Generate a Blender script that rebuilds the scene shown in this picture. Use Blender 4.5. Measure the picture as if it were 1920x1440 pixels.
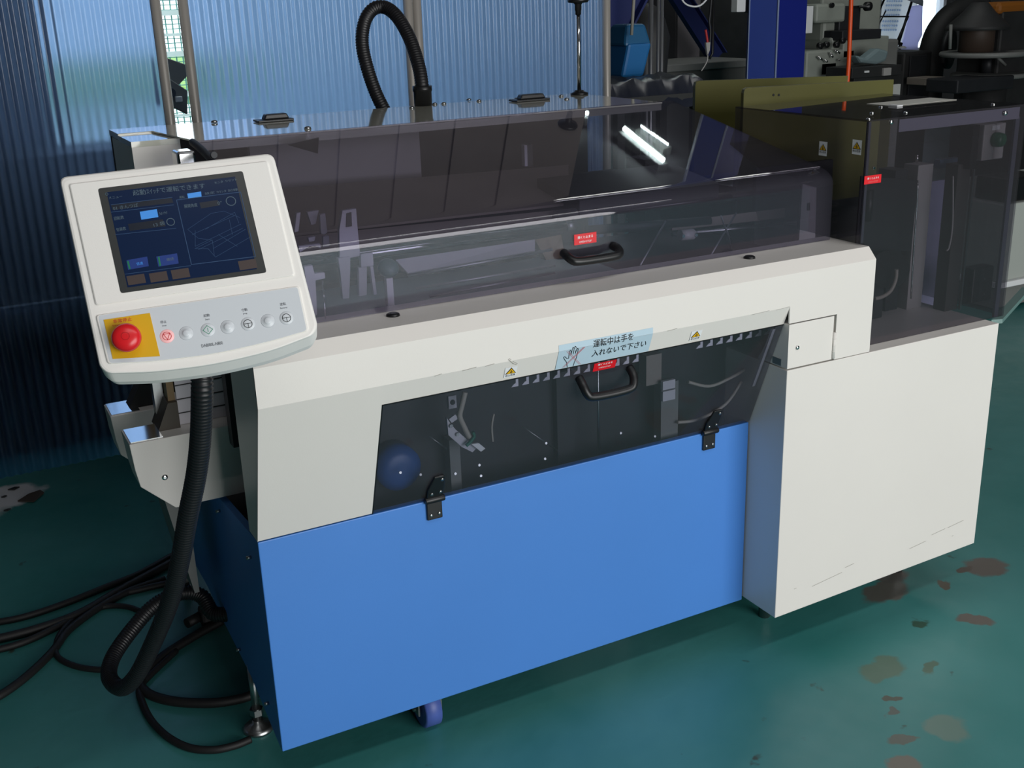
import bpy, bmesh, math, random
from mathutils import Vector, Matrix
random.seed(7)
SC = bpy.context.scene
COL = SC.collection
for o in list(bpy.data.objects): bpy.data.objects.remove(o)

# ------------------------------------------------------------------ camera, world, lights, exposure
DZ = 0.11                                   # machine datum (bottom of the blue panel) above the floor
F, YAW, PITCH, ROLL = 2095.57, 0.4757, -0.3312, 0.0347
CAM = Vector((-0.4612, -2.0278, 1.5079))    # in datum coordinates
fw = Vector((math.sin(YAW)*math.cos(PITCH), math.cos(YAW)*math.cos(PITCH), math.sin(PITCH)))
rt0 = Vector((math.cos(YAW), -math.sin(YAW), 0)); dn0 = -rt0.cross(fw)
rt = math.cos(ROLL)*rt0 + math.sin(ROLL)*dn0
dn = -math.sin(ROLL)*rt0 + math.cos(ROLL)*dn0
cd = bpy.data.cameras.new('camera'); cam = bpy.data.objects.new('camera', cd); COL.objects.link(cam)
cd.sensor_width = 36.0; cd.lens = F/1920*36; cd.clip_start = .05; cd.clip_end = 200
M = Matrix.Identity(4)
for i in range(3):
    M[i][0] = rt[i]; M[i][1] = -dn[i]; M[i][2] = -fw[i]; M[i][3] = CAM[i]
M[2][3] += DZ
cam.matrix_world = M
SC.camera = cam
SC.view_settings.view_transform = 'Standard'; SC.view_settings.look = 'None'
SC.view_settings.gamma = 1; SC.view_settings.use_curve_mapping = False
SC.view_settings.exposure = 0.0
SC.cycles.max_bounces = 14; SC.cycles.transparent_max_bounces = 24; SC.cycles.transmission_bounces = 8
SC.cycles.glossy_bounces = 6; SC.cycles.diffuse_bounces = 4
SC.cycles.sample_clamp_indirect = 4.0; SC.cycles.caustics_refractive = False

w = bpy.data.worlds.new('sky'); SC.world = w; w.use_nodes = True
bg = w.node_tree.nodes['Background']; bg.inputs[0].default_value = (.80, .92, 1.0, 1); bg.inputs[1].default_value = 2.5

def area(name, loc, target, sx, sy, power, col=(1, 1, 1)):
    l = bpy.data.lights.new(name, 'AREA'); l.shape = 'RECTANGLE'; l.size = sx; l.size_y = sy
    l.energy = power; l.color = col
    o = bpy.data.objects.new(name, l); COL.objects.link(o); o.location = loc
    d = (Vector(target)-Vector(loc)).normalized(); o.rotation_euler = d.to_track_quat('-Z', 'Y').to_euler()
    return o
area('door_daylight', (2.3, -6.4, 1.75), (2.3, 0, 1.75), 5.2, 3.3, 355, (1.0, .991, .984))
area('ceiling_fill_front', (1.4, -2.2, 4.3), (1.4, -2.2, 0), 4.5, .35, 42, (1.0, .99, .98))  # overhead fill added to lift the floor and the terminal
area('ceiling_fill_back', (5.4, 4.2, 4.3), (5.4, 4.2, 0), 4.5, .35, 24, (1.0, 1.0, .97))  # fill added for the far machines, near the fluorescent fittings

def ray(u, v): return fw + rt*((u-960)/F) + dn*((v-720)/F)
def PY(u, v, y): q = ray(u, v); return CAM + q*((y-CAM.y)/q.y)
def PX(u, v, x): q = ray(u, v); return CAM + q*((x-CAM.x)/q.x)
def PZ(u, v, z): q = ray(u, v); return CAM + q*((z-CAM.z)/q.z)
def PD(u, v, d): return CAM + ray(u, v)*d

# ------------------------------------------------------------------ materials
def lin(c): return tuple(((x/255)/12.92 if x/255 <= .04045 else ((x/255+.055)/1.055)**2.4) for x in c)
def mat(name, rgb, rough=.5, metal=0., noise=0., nscale=6., bump=0., bscale=80., spec=.5, emit=0., coat=0.):
    m = bpy.data.materials.new(name); m.use_nodes = True; nt = m.node_tree; b = nt.nodes['Principled BSDF']
    c = lin(rgb) + (1,)
    b.inputs['Base Color'].default_value = c; b.inputs['Roughness'].default_value = rough
    b.inputs['Metallic'].default_value = metal; b.inputs['Specular IOR Level'].default_value = spec
    if coat: b.inputs['Coat Weight'].default_value = coat; b.inputs['Coat Roughness'].default_value = .04
    if emit: b.inputs['Emission Color'].default_value = c; b.inputs['Emission Strength'].default_value = emit
    tc = nt.nodes.new('ShaderNodeTexCoord')
    if noise:
        n = nt.nodes.new('ShaderNodeTexNoise'); n.inputs['Scale'].default_value = nscale; n.inputs['Detail'].default_value = 6
        nt.links.new(tc.outputs['Object'], n.inputs['Vector'])
        r = nt.nodes.new('ShaderNodeMapRange'); r.inputs[1].default_value = .3; r.inputs[2].default_value = .7
        r.inputs[3].default_value = 1-noise; r.inputs[4].default_value = 1+noise
        nt.links.new(n.outputs['Fac'], r.inputs[0])
        x = nt.nodes.new('ShaderNodeVectorMath'); x.operation = 'SCALE'; x.inputs[0].default_value = c[:3]
        nt.links.new(r.outputs[0], x.inputs['Scale']); nt.links.new(x.outputs[0], b.inputs['Base Color'])
    if bump:
        n = nt.nodes.new('ShaderNodeTexNoise'); n.inputs['Scale'].default_value = bscale
        nt.links.new(tc.outputs['Object'], n.inputs['Vector'])
        bp = nt.nodes.new('ShaderNodeBump'); bp.inputs['Strength'].default_value = bump; bp.inputs['Distance'].default_value = .002
        nt.links.new(n.outputs['Fac'], bp.inputs['Height']); nt.links.new(bp.outputs[0], b.inputs['Normal'])
    return m

def schlick(nt, f0=.04):
    lw = nt.nodes.new('ShaderNodeLayerWeight'); lw.inputs[0].default_value = .5
    pw = nt.nodes.new('ShaderNodeMath'); pw.operation = 'POWER'; pw.inputs[1].default_value = 5; nt.links.new(lw.outputs['Facing'], pw.inputs[0])
    ma = nt.nodes.new('ShaderNodeMath'); ma.operation = 'MULTIPLY_ADD'; ma.inputs[1].default_value = 1-f0; ma.inputs[2].default_value = f0
    nt.links.new(pw.outputs[0], ma.inputs[0]); return ma.outputs[0]
def tint(name, col, rough=.02, haze=.0, hazecol=(.5, .5, .6)):
    """tinted acrylic sheet: coloured see-through, mirror sheen by angle, a little surface haze (per face)"""
    m = bpy.data.materials.new(name); m.use_nodes = True; nt = m.node_tree; nt.nodes.clear()
    out = nt.nodes.new('ShaderNodeOutputMaterial'); tr = nt.nodes.new('ShaderNodeBsdfTransparent')
    gl = nt.nodes.new('ShaderNodeBsdfGlossy'); mx = nt.nodes.new('ShaderNodeMixShader')
    tr.inputs[0].default_value = col + (1,); gl.inputs['Roughness'].default_value = rough
    src = tr
    if haze:
        df = nt.nodes.new('ShaderNodeBsdfDiffuse'); df.inputs[0].default_value = hazecol + (1,)
        m0 = nt.nodes.new('ShaderNodeMixShader'); m0.inputs[0].default_value = haze
        nt.links.new(tr.outputs[0], m0.inputs[1]); nt.links.new(df.outputs[0], m0.inputs[2]); src = m0
    nt.links.new(schlick(nt), mx.inputs[0]); nt.links.new(src.outputs[0], mx.inputs[1]); nt.links.new(gl.outputs[0], mx.inputs[2])
    nt.links.new(mx.outputs[0], out.inputs[0])
    return m

def transl(name, rgb):
    m = mat(name, rgb, .7); nt = m.node_tree; b = nt.nodes['Principled BSDF']; t = nt.nodes.new('ShaderNodeBsdfTranslucent'); t.inputs[0].default_value = lin(rgb) + (1,)
    x = nt.nodes.new('ShaderNodeMixShader'); x.inputs[0].default_value = .6; nt.links.new(b.outputs[0], x.inputs[1]); nt.links.new(t.outputs[0], x.inputs[2])
    nt.links.new(x.outputs[0], nt.nodes['Material Output'].inputs[0]); return m
def corrugated_mat():
    m = bpy.data.materials.new('blue_translucent_sheet'); m.use_nodes = True; nt = m.node_tree; nt.nodes.clear()
    out = nt.nodes.new('ShaderNodeOutputMaterial')
    tl = nt.nodes.new('ShaderNodeBsdfTranslucent'); rf = nt.nodes.new('ShaderNodeBsdfRefraction'); gl = nt.nodes.new('ShaderNodeBsdfGlossy')
    c = (.19, .285, .48, 1)
    tl.inputs[0].default_value = c
    rf.inputs['Color'].default_value = (.235, .355, .58, 1); rf.inputs['Roughness'].default_value = .5; rf.inputs['IOR'].default_value = 1.08
    gl.inputs['Roughness'].default_value = .22
    m1 = nt.nodes.new('ShaderNodeMixShader'); m1.inputs[0].default_value = .62
    nt.links.new(tl.outputs[0], m1.inputs[1]); nt.links.new(rf.outputs[0], m1.inputs[2])
    m2 = nt.nodes.new('ShaderNodeMixShader')
    nt.links.new(schlick(nt), m2.inputs[0]); nt.links.new(m1.outputs[0], m2.inputs[1]); nt.links.new(gl.outputs[0], m2.inputs[2])
    nt.links.new(m2.outputs[0], out.inputs[0])
    return m

def floor_mat(spots):
    m = bpy.data.materials.new('teal_floor_paint'); m.use_nodes = True; nt = m.node_tree; b = nt.nodes['Principled BSDF']
    tc = nt.nodes.new('ShaderNodeTexCoord')
    n1 = nt.nodes.new('ShaderNodeTexNoise'); n1.inputs['Scale'].default_value = 1.7; n1.inputs['Detail'].default_value = 7
    n2 = nt.nodes.new('ShaderNodeTexNoise'); n2.inputs['Scale'].default_value = 14; n2.inputs['Detail'].default_value = 6
    n3 = nt.nodes.new('ShaderNodeTexNoise'); n3.inputs['Scale'].default_value = 9; n3.inputs['Detail'].default_value = 4
    for n in (n1, n2, n3): nt.links.new(tc.outputs['Object'], n.inputs['Vector'])
    cr = nt.nodes.new('ShaderNodeValToRGB'); cr.color_ramp.elements[0].position = .32; cr.color_ramp.elements[1].position = .72
    cr.color_ramp.elements[0].color = lin((52, 126, 122)) + (1,); cr.color_ramp.elements[1].color = lin((82, 148, 147)) + (1,)
    nt.links.new(n1.outputs['Fac'], cr.inputs[0])
    # warped ellipses: worn spots with the paint gone, plus a painted sunlight patch
    wv = nt.nodes.new('ShaderNodeVectorMath'); wv.operation = 'MULTIPLY_ADD'
    nt.links.new(n2.outputs['Color'], wv.inputs[0]); wv.inputs[1].default_value = (.09, .09, 0)
    nt.links.new(tc.outputs['Object'], wv.inputs[2])
    prev = cr.outputs[0]
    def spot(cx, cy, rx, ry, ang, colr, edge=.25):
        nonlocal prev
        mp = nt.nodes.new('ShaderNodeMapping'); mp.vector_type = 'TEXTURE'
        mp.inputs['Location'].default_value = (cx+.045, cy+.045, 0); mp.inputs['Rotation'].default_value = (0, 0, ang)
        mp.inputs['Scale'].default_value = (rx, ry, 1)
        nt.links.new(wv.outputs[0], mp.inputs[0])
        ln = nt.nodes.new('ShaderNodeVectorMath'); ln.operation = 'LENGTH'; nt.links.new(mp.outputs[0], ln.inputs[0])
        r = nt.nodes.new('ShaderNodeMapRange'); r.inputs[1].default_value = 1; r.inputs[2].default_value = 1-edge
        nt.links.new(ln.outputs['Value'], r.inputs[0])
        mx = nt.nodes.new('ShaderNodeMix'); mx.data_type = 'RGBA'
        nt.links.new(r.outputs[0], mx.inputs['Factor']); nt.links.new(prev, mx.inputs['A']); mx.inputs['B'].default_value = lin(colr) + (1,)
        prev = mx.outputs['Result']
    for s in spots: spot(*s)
    # small dark scuffs
    sc = nt.nodes.new('ShaderNodeMapRange'); sc.inputs[1].default_value = .69; sc.inputs[2].default_value = .73
    nt.links.new(n3.outputs['Fac'], sc.inputs[0])
    mx = nt.nodes.new('ShaderNodeMix'); mx.data_type = 'RGBA'
    nt.links.new(sc.outputs[0], mx.inputs['Factor']); nt.links.new(prev, mx.inputs['A']); mx.inputs['B'].default_value = lin((62, 78, 70)) + (1,)
    nt.links.new(mx.outputs['Result'], b.inputs['Base Color'])
    b.inputs['Roughness'].default_value = .32
    rr = nt.nodes.new('ShaderNodeMapRange'); rr.inputs[3].default_value = .22; rr.inputs[4].default_value = .5
    nt.links.new(n2.outputs['Fac'], rr.inputs[0]); nt.links.new(rr.outputs[0], b.inputs['Roughness'])
    bp = nt.nodes.new('ShaderNodeBump'); bp.inputs['Strength'].default_value = .12; bp.inputs['Distance'].default_value = .01
    nt.links.new(n2.outputs['Fac'], bp.inputs['Height']); nt.links.new(bp.outputs[0], b.inputs['Normal'])
    return m

WHITE = mat('cream_white_paint', (230, 226, 220), .38, noise=.015, nscale=3, bump=.05, bscale=400)
DECK = mat('glossy_cream_paint', (214, 214, 200), .08, noise=.02, coat=.6)
BLUE = mat('blue_paint', (73, 133, 212), .40, noise=.02, nscale=3, bump=.05, bscale=400)
TERM = mat('white_plastic', (243, 240, 235), .42, bump=.08, bscale=600)
KEYP = mat('pale_grey_keypad', (212, 217, 222), .35)
GUARD = tint('smoked_guard_acrylic', (.67, .66, .69), .015, .045, (.32, .31, .33))
TINT = tint('smoked_acrylic', (.73, .72, .785), .015, .055, (.34, .33, .40))
TINTD = tint('dark_smoked_acrylic', (.78, .79, .83), .02, .05, (.27, .28, .30))
CORR = corrugated_mat()
BLACK = mat('black_plastic', (22, 23, 25), .38)
RUBBER = mat('black_rubber', (26, 26, 28), .55)
HOSEM = mat('black_hose_plastic', (24, 24, 27), .42)
CABLE = mat('black_cable', (20, 20, 21), .6)
CHROME = mat('chrome', (225, 225, 225), .12, 1.)
STEEL = mat('brushed_steel', (170, 172, 172), .32, 1.)
ALU = mat('aluminium', (180, 182, 185), .4, .9)
GREY = mat('grey_paint', (120, 122, 120), .5, noise=.08)
LGREY = mat('light_grey_plate', (172, 170, 168), .42, noise=.04)
LILAC = mat('pale_plate', (205, 203, 210), .4)
TAUPE = mat('taupe_plate', (140, 132, 124), .45, noise=.06)
DARK = mat('dark_steel', (46, 48, 52), .5, .3, noise=.15)
DARKM = mat('dark_machine_paint', (40, 41, 42), .6, noise=.25, nscale=5)
TEAL = mat('teal_table_plate', (120, 148, 150), .4, noise=.05)
TAN = mat('brass_brown_guide', (120, 98, 62), .45)
OLIVE = mat('olive_yellow_plate', (90, 88, 42), .42, noise=.05)
RED = mat('red_label', (222, 20, 34), .4)
LABW = mat('white_label', (238, 240, 242), .4)
LABB = mat('pale_blue_label', (188, 212, 226), .35)
INK = mat('black_ink', (22, 24, 26), .5)
INKG = mat('grey_ink', (90, 94, 100), .5)
INKR = mat('red_ink', (205, 40, 45), .5)
INKGR = mat('green_ink', (70, 150, 120), .5)
WARN = mat('warning_yellow', (244, 190, 24), .4)
ESTOPY = mat('emergency_yellow', (222, 172, 22), .4)
ESTOPR = mat('emergency_red', (222, 34, 40), .28)
GREEN = mat('green_button', (28, 120, 80), .35)
LCDBZ = mat('screen_bezel', (52, 54, 54), .35)
LCD = mat('lcd_glass', (17, 32, 60), .14, emit=.22)
LCDL = mat('lcd_light_blue', (60, 130, 205), .3, emit=.35)
LCDT = mat('lcd_text', (78, 96, 108), .4, emit=.2)
LCDLN = mat('lcd_line', (38, 66, 100), .4, emit=.25)
LCDB = mat('lcd_brown_key', (62, 52, 50), .4, emit=.18)
LCDN = mat('lcd_navy_key', (22, 48, 112), .4, emit=.25)
LCDK = mat('lcd_black_field', (14, 22, 36), .3, emit=.15)
CASTER = mat('blue_caster_tyre', (74, 96, 170), .45)
IBEAM = mat('deep_blue_steel_paint', (32, 62, 150), .45, noise=.04)
NAVY = mat('navy_brace_paint', (26, 40, 100), .5)
ORANGE = mat('orange_hose', (236, 84, 30), .4)
BINB = mat('sky_blue_plastic', (34, 108, 170), .45)
POLE = mat('grey_painted_pipe', (172, 167, 160), .35, .2)
CEIL = mat('grey_ceiling_sheet', (92, 90, 96), .7, noise=.1)
WALLD = mat('dim_wall_board', (74, 76, 78), .75, noise=.15)
MILL = mat('milling_machine_grey', (150, 156, 148), .5, noise=.08)
CONC = mat('pale_concrete_yard', (190, 186, 170), .9, noise=.12)
GRASS = mat('grass', (120, 160, 80), .9, noise=.3, nscale=20)
FENCE = mat('green_fence_wire', (112, 168, 158), .5)
FENCEW = mat('white_fence_rail', (230, 238, 232), .6)
TUBE = mat('fluorescent_tube', (235, 255, 250), .3, emit=60.)
TIE = mat('green_cable_tie', (30, 110, 90), .5)
CREAMH = mat('cream_air_tube', (176, 170, 158), .45)

# ------------------------------------------------------------------ mesh builder
class MB:
    def __init__(s): s.v = []; s.f = []; s.m = []; s.cur = 0; s.sm = []
    def add(s, vs, fs, smooth=False):
        n = len(s.v); s.v += [Vector(p) for p in vs]
        for f in fs: s.f.append([n+i for i in f]); s.m.append(s.cur); s.sm.append(smooth)
        return s
    def box(s, x0, x1, y0, y1, z0, z1):
        vs = [(x, y, z) for z in (z0, z1) for y in (y0, y1) for x in (x0, x1)]
        return s.add(vs, [(0, 2, 3, 1), (4, 5, 7, 6), (0, 1, 5, 4), (2, 6, 7, 3), (0, 4, 6, 2), (1, 3, 7, 5)])
    def hexa(s, a, b):
        """two matching polygons a, b (lists of points) joined by sides"""
        n = len(a); fs = [tuple(reversed(range(n))), tuple(range(n, 2*n))]
        for i in range(n): j = (i+1) % n; fs.append((i, j, n+j, n+i))
        return s.add(list(a)+list(b), fs)
    def prism_x(s, poly, x0, x1): return s.hexa([(x0, y, z) for y, z in poly], [(x1, y, z) for y, z in poly])
    def plate(s, pts, thick, nrm=None):
        p = [Vector(q) for q in pts]
        if nrm is None: nrm = (p[1]-p[0]).cross(p[2]-p[0]).normalized()
        return s.hexa(p, [q + Vector(nrm)*thick for q in p])
    def tube(s, path, r, n=10, caps=True, smooth=True, closed=False):
        P = [Vector(p) for p in path]; rs = r if isinstance(r, (list, tuple)) else [r]*len(P)
        vs = []; up = None
        for i, p in enumerate(P):
            t = (P[min(i+1, len(P)-1)] - P[max(i-1, 0)])
            t = t.normalized() if t.length > 1e-9 else Vector((0, 0, 1))
            if up is None:
                up = Vector((0, 0, 1)) if abs(t.z) < .9 else Vector((1, 0, 0))
            up = (up - t*up.dot(t)); up = up.normalized() if up.length > 1e-6 else t.orthogonal().normalized()
            bi = t.cross(up)
            for k in range(n):
                a = 2*math.pi*k/n; vs.append(p + (up*math.cos(a) + bi*math.sin(a))*rs[i])
        fs = []
        for i in range(len(P)-1):
            for k in range(n):
                k2 = (k+1) % n; fs.append((i*n+k, i*n+k2, (i+1)*n+k2, (i+1)*n+k))
        s.add(vs, fs, smooth)
        if caps:
            b = len(s.v)-len(vs)
            s.f.append([b+k for k in reversed(range(n))]); s.m.append(s.cur); s.sm.append(False)
            e = b+(len(P)-1)*n; s.f.append([e+k for k in range(n)]); s.m.append(s.cur); s.sm.append(False)
        return s
    def cyl(s, a, b, r, n=16, r2=None, smooth=True):
        return s.tube([a, b], [r, r if r2 is None else r2], n, True, smooth)
    def lathe(s, base, axis, prof, n=24):
        """prof: list of (radius, height along axis)"""
        ax = Vector(axis).normalized(); o = ax.orthogonal().normalized(); q = ax.cross(o); B = Vector(base); vs = []
        for r, h in prof:
            for k in range(n):
                a = 2*math.pi*k/n; vs.append(B + ax*h + (o*math.cos(a)+q*math.sin(a))*max(r, 1e-5))
        fs = []
        for i in range(len(prof)-1):
            for k in range(n):
                k2 = (k+1) % n; fs.append((i*n+k, i*n+k2, (i+1)*n+k2, (i+1)*n+k))
        s.add(vs, fs, True)
        b = len(s.v)-len(vs)
        s.f.append([b+k for k in reversed(range(n))]); s.m.append(s.cur); s.sm.append(False)
        e = b+(len(prof)-1)*n; s.f.append([e+k for k in range(n)]); s.m.append(s.cur); s.sm.append(False)
        return s
    def ribbon(s, pts, w, mp, closed=False):
        """flat line of width w through 2-D points, mapped to space by mp(a, b)"""
        P = [Vector((p[0], p[1])) for p in pts]
        if closed: P.append(P[0])
        for i in range(len(P)-1):
            d = (P[i+1]-P[i]); L = d.length
            if L < 1e-9: continue
            d /= L; nn = Vector((-d.y, d.x))*w/2; e = d*w*.3
            q = [P[i]-nn-e, P[i+1]-nn+e, P[i+1]+nn+e, P[i]+nn-e]
            s.add([mp(x.x, x.y) for x in q], [(0, 1, 2, 3)])
        return s
    def poly2(s, pts, mp): return s.add([mp(*p) for p in pts], [tuple(range(len(pts)))])
    def mesh(s, name, mats):
        me = bpy.data.meshes.new(name)
        me.from_pydata([(v.x, v.y, v.z+DZ) for v in s.v], [], s.f)
        for k, p in enumerate(me.polygons): p.material_index = s.m[k]; p.use_smooth = s.sm[k]
        for m in (mats if isinstance(mats, (list, tuple)) else [mats]): me.materials.append(m)
        bm = bmesh.new(); bm.from_mesh(me)
        if s.recalc: bmesh.ops.recalc_face_normals(bm, faces=bm.faces)
        bm.to_mesh(me); bm.free(); me.update()
        return me
    recalc = True
    def build(s, name, mats, parent=None, bev=0., seg=2, label=None):
        o = bpy.data.objects.new(name, s.mesh(name, mats)); COL.objects.link(o); par(o, parent)
        if bev:
            b = o.modifiers.new('edge', 'BEVEL'); b.width = bev; b.segments = seg; b.limit_method = 'ANGLE'; b.angle_limit = math.radians(40)
            b.harden_normals = False
        if label: o['label'] = label
        return o

def par(o, parent):
    if parent is None: return
    o.parent = parent
    o.matrix_parent_inverse = Matrix.Translation(-root_loc(parent))
def root_loc(p):
    l = Vector(p.location)
    return l if p.parent is None else Vector((0, 0, 0)) + (Vector(p.location))
def tag(o, label, cat, group=None, kind=None):
    if label: o['label'] = label
    if cat: o['category'] = cat
    if group: o['group'] = group
    if kind: o['kind'] = kind
    return o
def thing(name, label, cat, loc, group=None, kind=None):
    o = bpy.data.objects.new(name, None); COL.objects.link(o); o.empty_display_size = .1
    o.location = (loc[0], loc[1], loc[2]+DZ)
    return tag(o, label, cat, group, kind)
def clone(o, parent, off, label=None):
    c = o.copy(); COL.objects.link(c); c.parent = parent; c.matrix_parent_inverse = Matrix.Translation(-root_loc(parent))
    c.location = Vector(o.location) + Vector(off)
    if label: c['label'] = label
    return c
def smooth_path(pts, n=8):
    P = [Vector(p) for p in pts]; out = []
    for i in range(len(P)-1):
        p0 = P[max(i-1, 0)]; p1 = P[i]; p2 = P[i+1]; p3 = P[min(i+2, len(P)-1)]
        for k in range(n):
            t = k/n
            out.append(.5*((2*p1)+(p2-p0)*t+(2*p0-5*p1+4*p2-p3)*t*t+(3*p1-p0-3*p2+p3)*t**3))
    out.append(P[-1]); return out
def resample(path, step):
    out = [path[0]]; acc = 0
    for i in range(len(path)-1):
        a, b = path[i], path[i+1]; L = (b-a).length
        while acc+L >= step:
            t = (step-acc)/L; a = a+(b-a)*t; out.append(a.copy()); L = (b-a).length; acc = 0
            if L < 1e-9: break
        acc += L
    return out
def corrugate(mb, path, r, pitch, depth, n=14):
    p = resample(path, pitch/3); rs = [r if i % 3 != 2 else r-depth for i in range(len(p))]
    return mb.tube(p, rs, n)

def text_verts(s, size, bold=0.):
    cu = bpy.data.curves.new('t', 'FONT'); cu.body = s; cu.size = size; cu.offset = bold; cu.resolution_u = 2
    o = bpy.data.objects.new('t', cu); COL.objects.link(o)
    dg = bpy.context.evaluated_depsgraph_get(); dg.update(); me = o.evaluated_get(dg).to_mesh()
    vs = [Vector((v.co.x, v.co.y)) for v in me.vertices]; fs = [tuple(p.vertices) for p in me.polygons]
    o.evaluated_get(dg).to_mesh_clear(); bpy.data.objects.remove(o); bpy.data.curves.remove(cu)
    return vs, fs
def lettering(s, cx, cy, width, height, mp, m, parent, name='lettering', slant=0., bold=0.):
    """printed text centred on (cx, cy) in the 2-D frame mp, scaled to width (and height)"""
    vs, fs = text_verts(s, 1.0, bold)
    if not vs: return None
    x0 = min(v.x for v in vs); x1 = max(v.x for v in vs); y0 = min(v.y for v in vs); y1 = max(v.y for v in vs)
    sx = width/(x1-x0); sy = height/(y1-y0) if height else sx
    mb = MB(); mb.recalc = False
    mb.add([mp(cx+(v.x-(x0+x1)/2)*sx + slant*(v.y-(y0+y1)/2)*sy, cy+(v.y-(y0+y1)/2)*sy) for v in vs], fs)
    return mb.build(name, m, parent)

# ------------------------------------------------------------------ setting
ZF = -0.11
spots = [(1.735, -.02, .10, .055, .3, (104, 98, 92)), (1.82, .03, .06, .04, -.4, (98, 92, 88)), (2.09, -.06, .075, .065, 0, (108, 102, 96)),
         (2.02, -.05, .03, .02, 0, (96, 86, 78)), (1.83, -.25, .05, .028, -.6, (110, 104, 98)), (1.38, -.408, .028, .012, -.7, (84, 88, 78)),
         (1.333, -.442, .022, .014, 0, (90, 98, 92)), (1.283, -.536, .036, .016, -.5, (100, 106, 98)), (1.20, -.60, .05, .04, 0, (120, 116, 106)),
         (1.91, -.08, .022, .02, 0, (100, 92, 80)), (1.69, -.19, .03, .02, .4, (62, 92, 78)), (1.55, -.35, .05, .02, .5, (84, 112, 96)),
         (1.45, -.3, .08, .04, .2, (92, 120, 104)), (1.4, -.55, .06, .05, 0, (110, 138, 128)),
         (-.42, 2.06, .16, .12, 0, (226, 228, 232)), (-.56, 2.0, .2, .16, .3, (226, 228, 232))]  # last two spots: sunlight on the floor, painted into its colour
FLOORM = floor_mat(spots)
def struct(name, mb, m, **k): o = mb.build(name, m, **k); o['kind'] = 'structure'; return o
mb = MB(); mb.box(-5, 13, -7, 9, ZF-.1, ZF)
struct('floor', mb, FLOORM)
mb = MB(); mb.box(-5, 13, -7, 2.3, 4.3, 4.4); mb.box(2.2, 13, 2.3, 9, 4.3, 4.4)
for i in range(34):   # ribs of the sheet ceiling
    x = -4.9+i*.53
    mb.box(x, x+.06, -7, 2.3, 4.25, 4.3)
struct('ceiling', mb, CEIL)
mb = MB(); mb.box(-5.1, -5, -7, 2.3, ZF, 4.3); struct('wall_left', mb, WALLD)
mb = MB(); mb.box(12.9, 13, -7, 9, ZF, 4.3); struct('wall_right', mb, WALLD)
mb = MB(); mb.box(-5, -.5, -7.1, -7, ZF, 4.3); mb.box(5, 13, -7.1, -7, ZF, 4.3); mb.box(-.5, 5, -7.1, -7, 3.5, 4.3)
struct('wall_front', mb, WALLD)
mb = MB(); mb.box(-.5, 5, -7.1, -7.05, ZF, 3.5); struct('door_1', mb, GREY)
mb = MB(); mb.box(2.3, 2.33, 2.35, 9, ZF, 4.3); struct('wall_divider', mb, WALLD)
mb = MB(); mb.box(2.27, 2.3, 2.35, 9, ZF, 4.3); struct('added_bounce_skin', mb, mat('pale_bounce_skin', (214, 216, 214), .7))  # pale skin added on the yard side to brighten the sheets
# back wall with a bright window opening
W0 = PY(1630, 100, 8.9); W1 = PY(1762, 97, 8.9)
wx0, wx1, wz0, wz1 = W0.x, W1.x, W0.z, W0.z+1.4
mb = MB()
mb.box(2.3, wx0, 8.9, 9, ZF, 4.3); mb.box(wx1, 13, 8.9, 9, ZF, 4.3); mb.box(wx0, wx1, 8.9, 9, ZF, wz0); mb.box(wx0, wx1, 8.9, 9, wz1, 4.3)
struct('wall_back', mb, WALLD)
mb = MB(); mb.box(wx0, wx0+.05, 8.86, 8.98, wz0, wz1); mb.box(wx1-.05, wx1, 8.86, 8.98, wz0, wz1); mb.box(wx0, wx1, 8.86, 8.98, wz0-.03, wz0+.03)
q = PY(1643, 50, 8.9).x; mb.box(q, q+.05, 8.88, 8.96, wz0, wz1)
wn = struct('window_1', mb, mat('window_frame_white', (205, 210, 220), .5))
WINGL = tint('clear_window_glass', (.97, .98, .98), .02)
mb = MB(); mb.box(wx0, wx1, 8.92, 8.926, wz0, wz1); mb.build('pane', WINGL, wn)

# corrugated translucent wall with pipe posts (one wall, sheets and posts as its parts)
wall = thing('wall_corrugated', 'blue translucent corrugated plastic sheet wall on grey pipe posts behind the machine', None, (0.4, 2.25, ZF), None, 'structure')
def sheet(x0, x1, y=2.25, pitch=.0325, amp=.0055):
    mb = MB(); n = int((x1-x0)/pitch*8); vs = []; fs = []
    for i in range(n+1):
        x = x0+(x1-x0)*i/n; dy = amp*math.sin(2*math.pi*x/pitch)
        vs += [(x, y+dy, ZF+.001), (x, y+dy, 1.95)]
    for i in range(n): fs.append((2*i, 2*i+2, 2*i+3, 2*i+1))
    mb.recalc = False; mb.add(vs, fs, True)
    return mb.build('corrugated_sheet', CORR, wall)
sheet(-5, .36); sheet(.475, 1.325); sheet(1.36, 2.235)
for x in (.372, .468, 1.33, 1.368, 2.243, -1.6, -3.4):
    mb = MB(); mb.cyl((x, 2.225, ZF), (x, 2.225, 1.97), .0185, 14); mb.build('pipe_post', POLE, wall)
mb = MB(); mb.box(-5, .36, 2.275, 2.3, ZF+.6, ZF+.63); mb.box(.475, 1.32, 2.275, 2.3, ZF+.6, ZF+.63); mb.box(1.37, 2.23, 2.275, 2.3, ZF+.6, ZF+.63)
mb.build('cross_rail', POLE, wall)
mb = MB(); mb.box(-5, 2.26, 2.22, 2.28, 1.97, 4.3)
for i in range(27): mb.box(-4.9+i*.26, -4.88+i*.26, 2.205, 2.22, 1.97, 4.3)
struct('wall_upper', mb, mat('taupe_wall_board', (116, 108, 104), .7, noise=.08))

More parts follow.
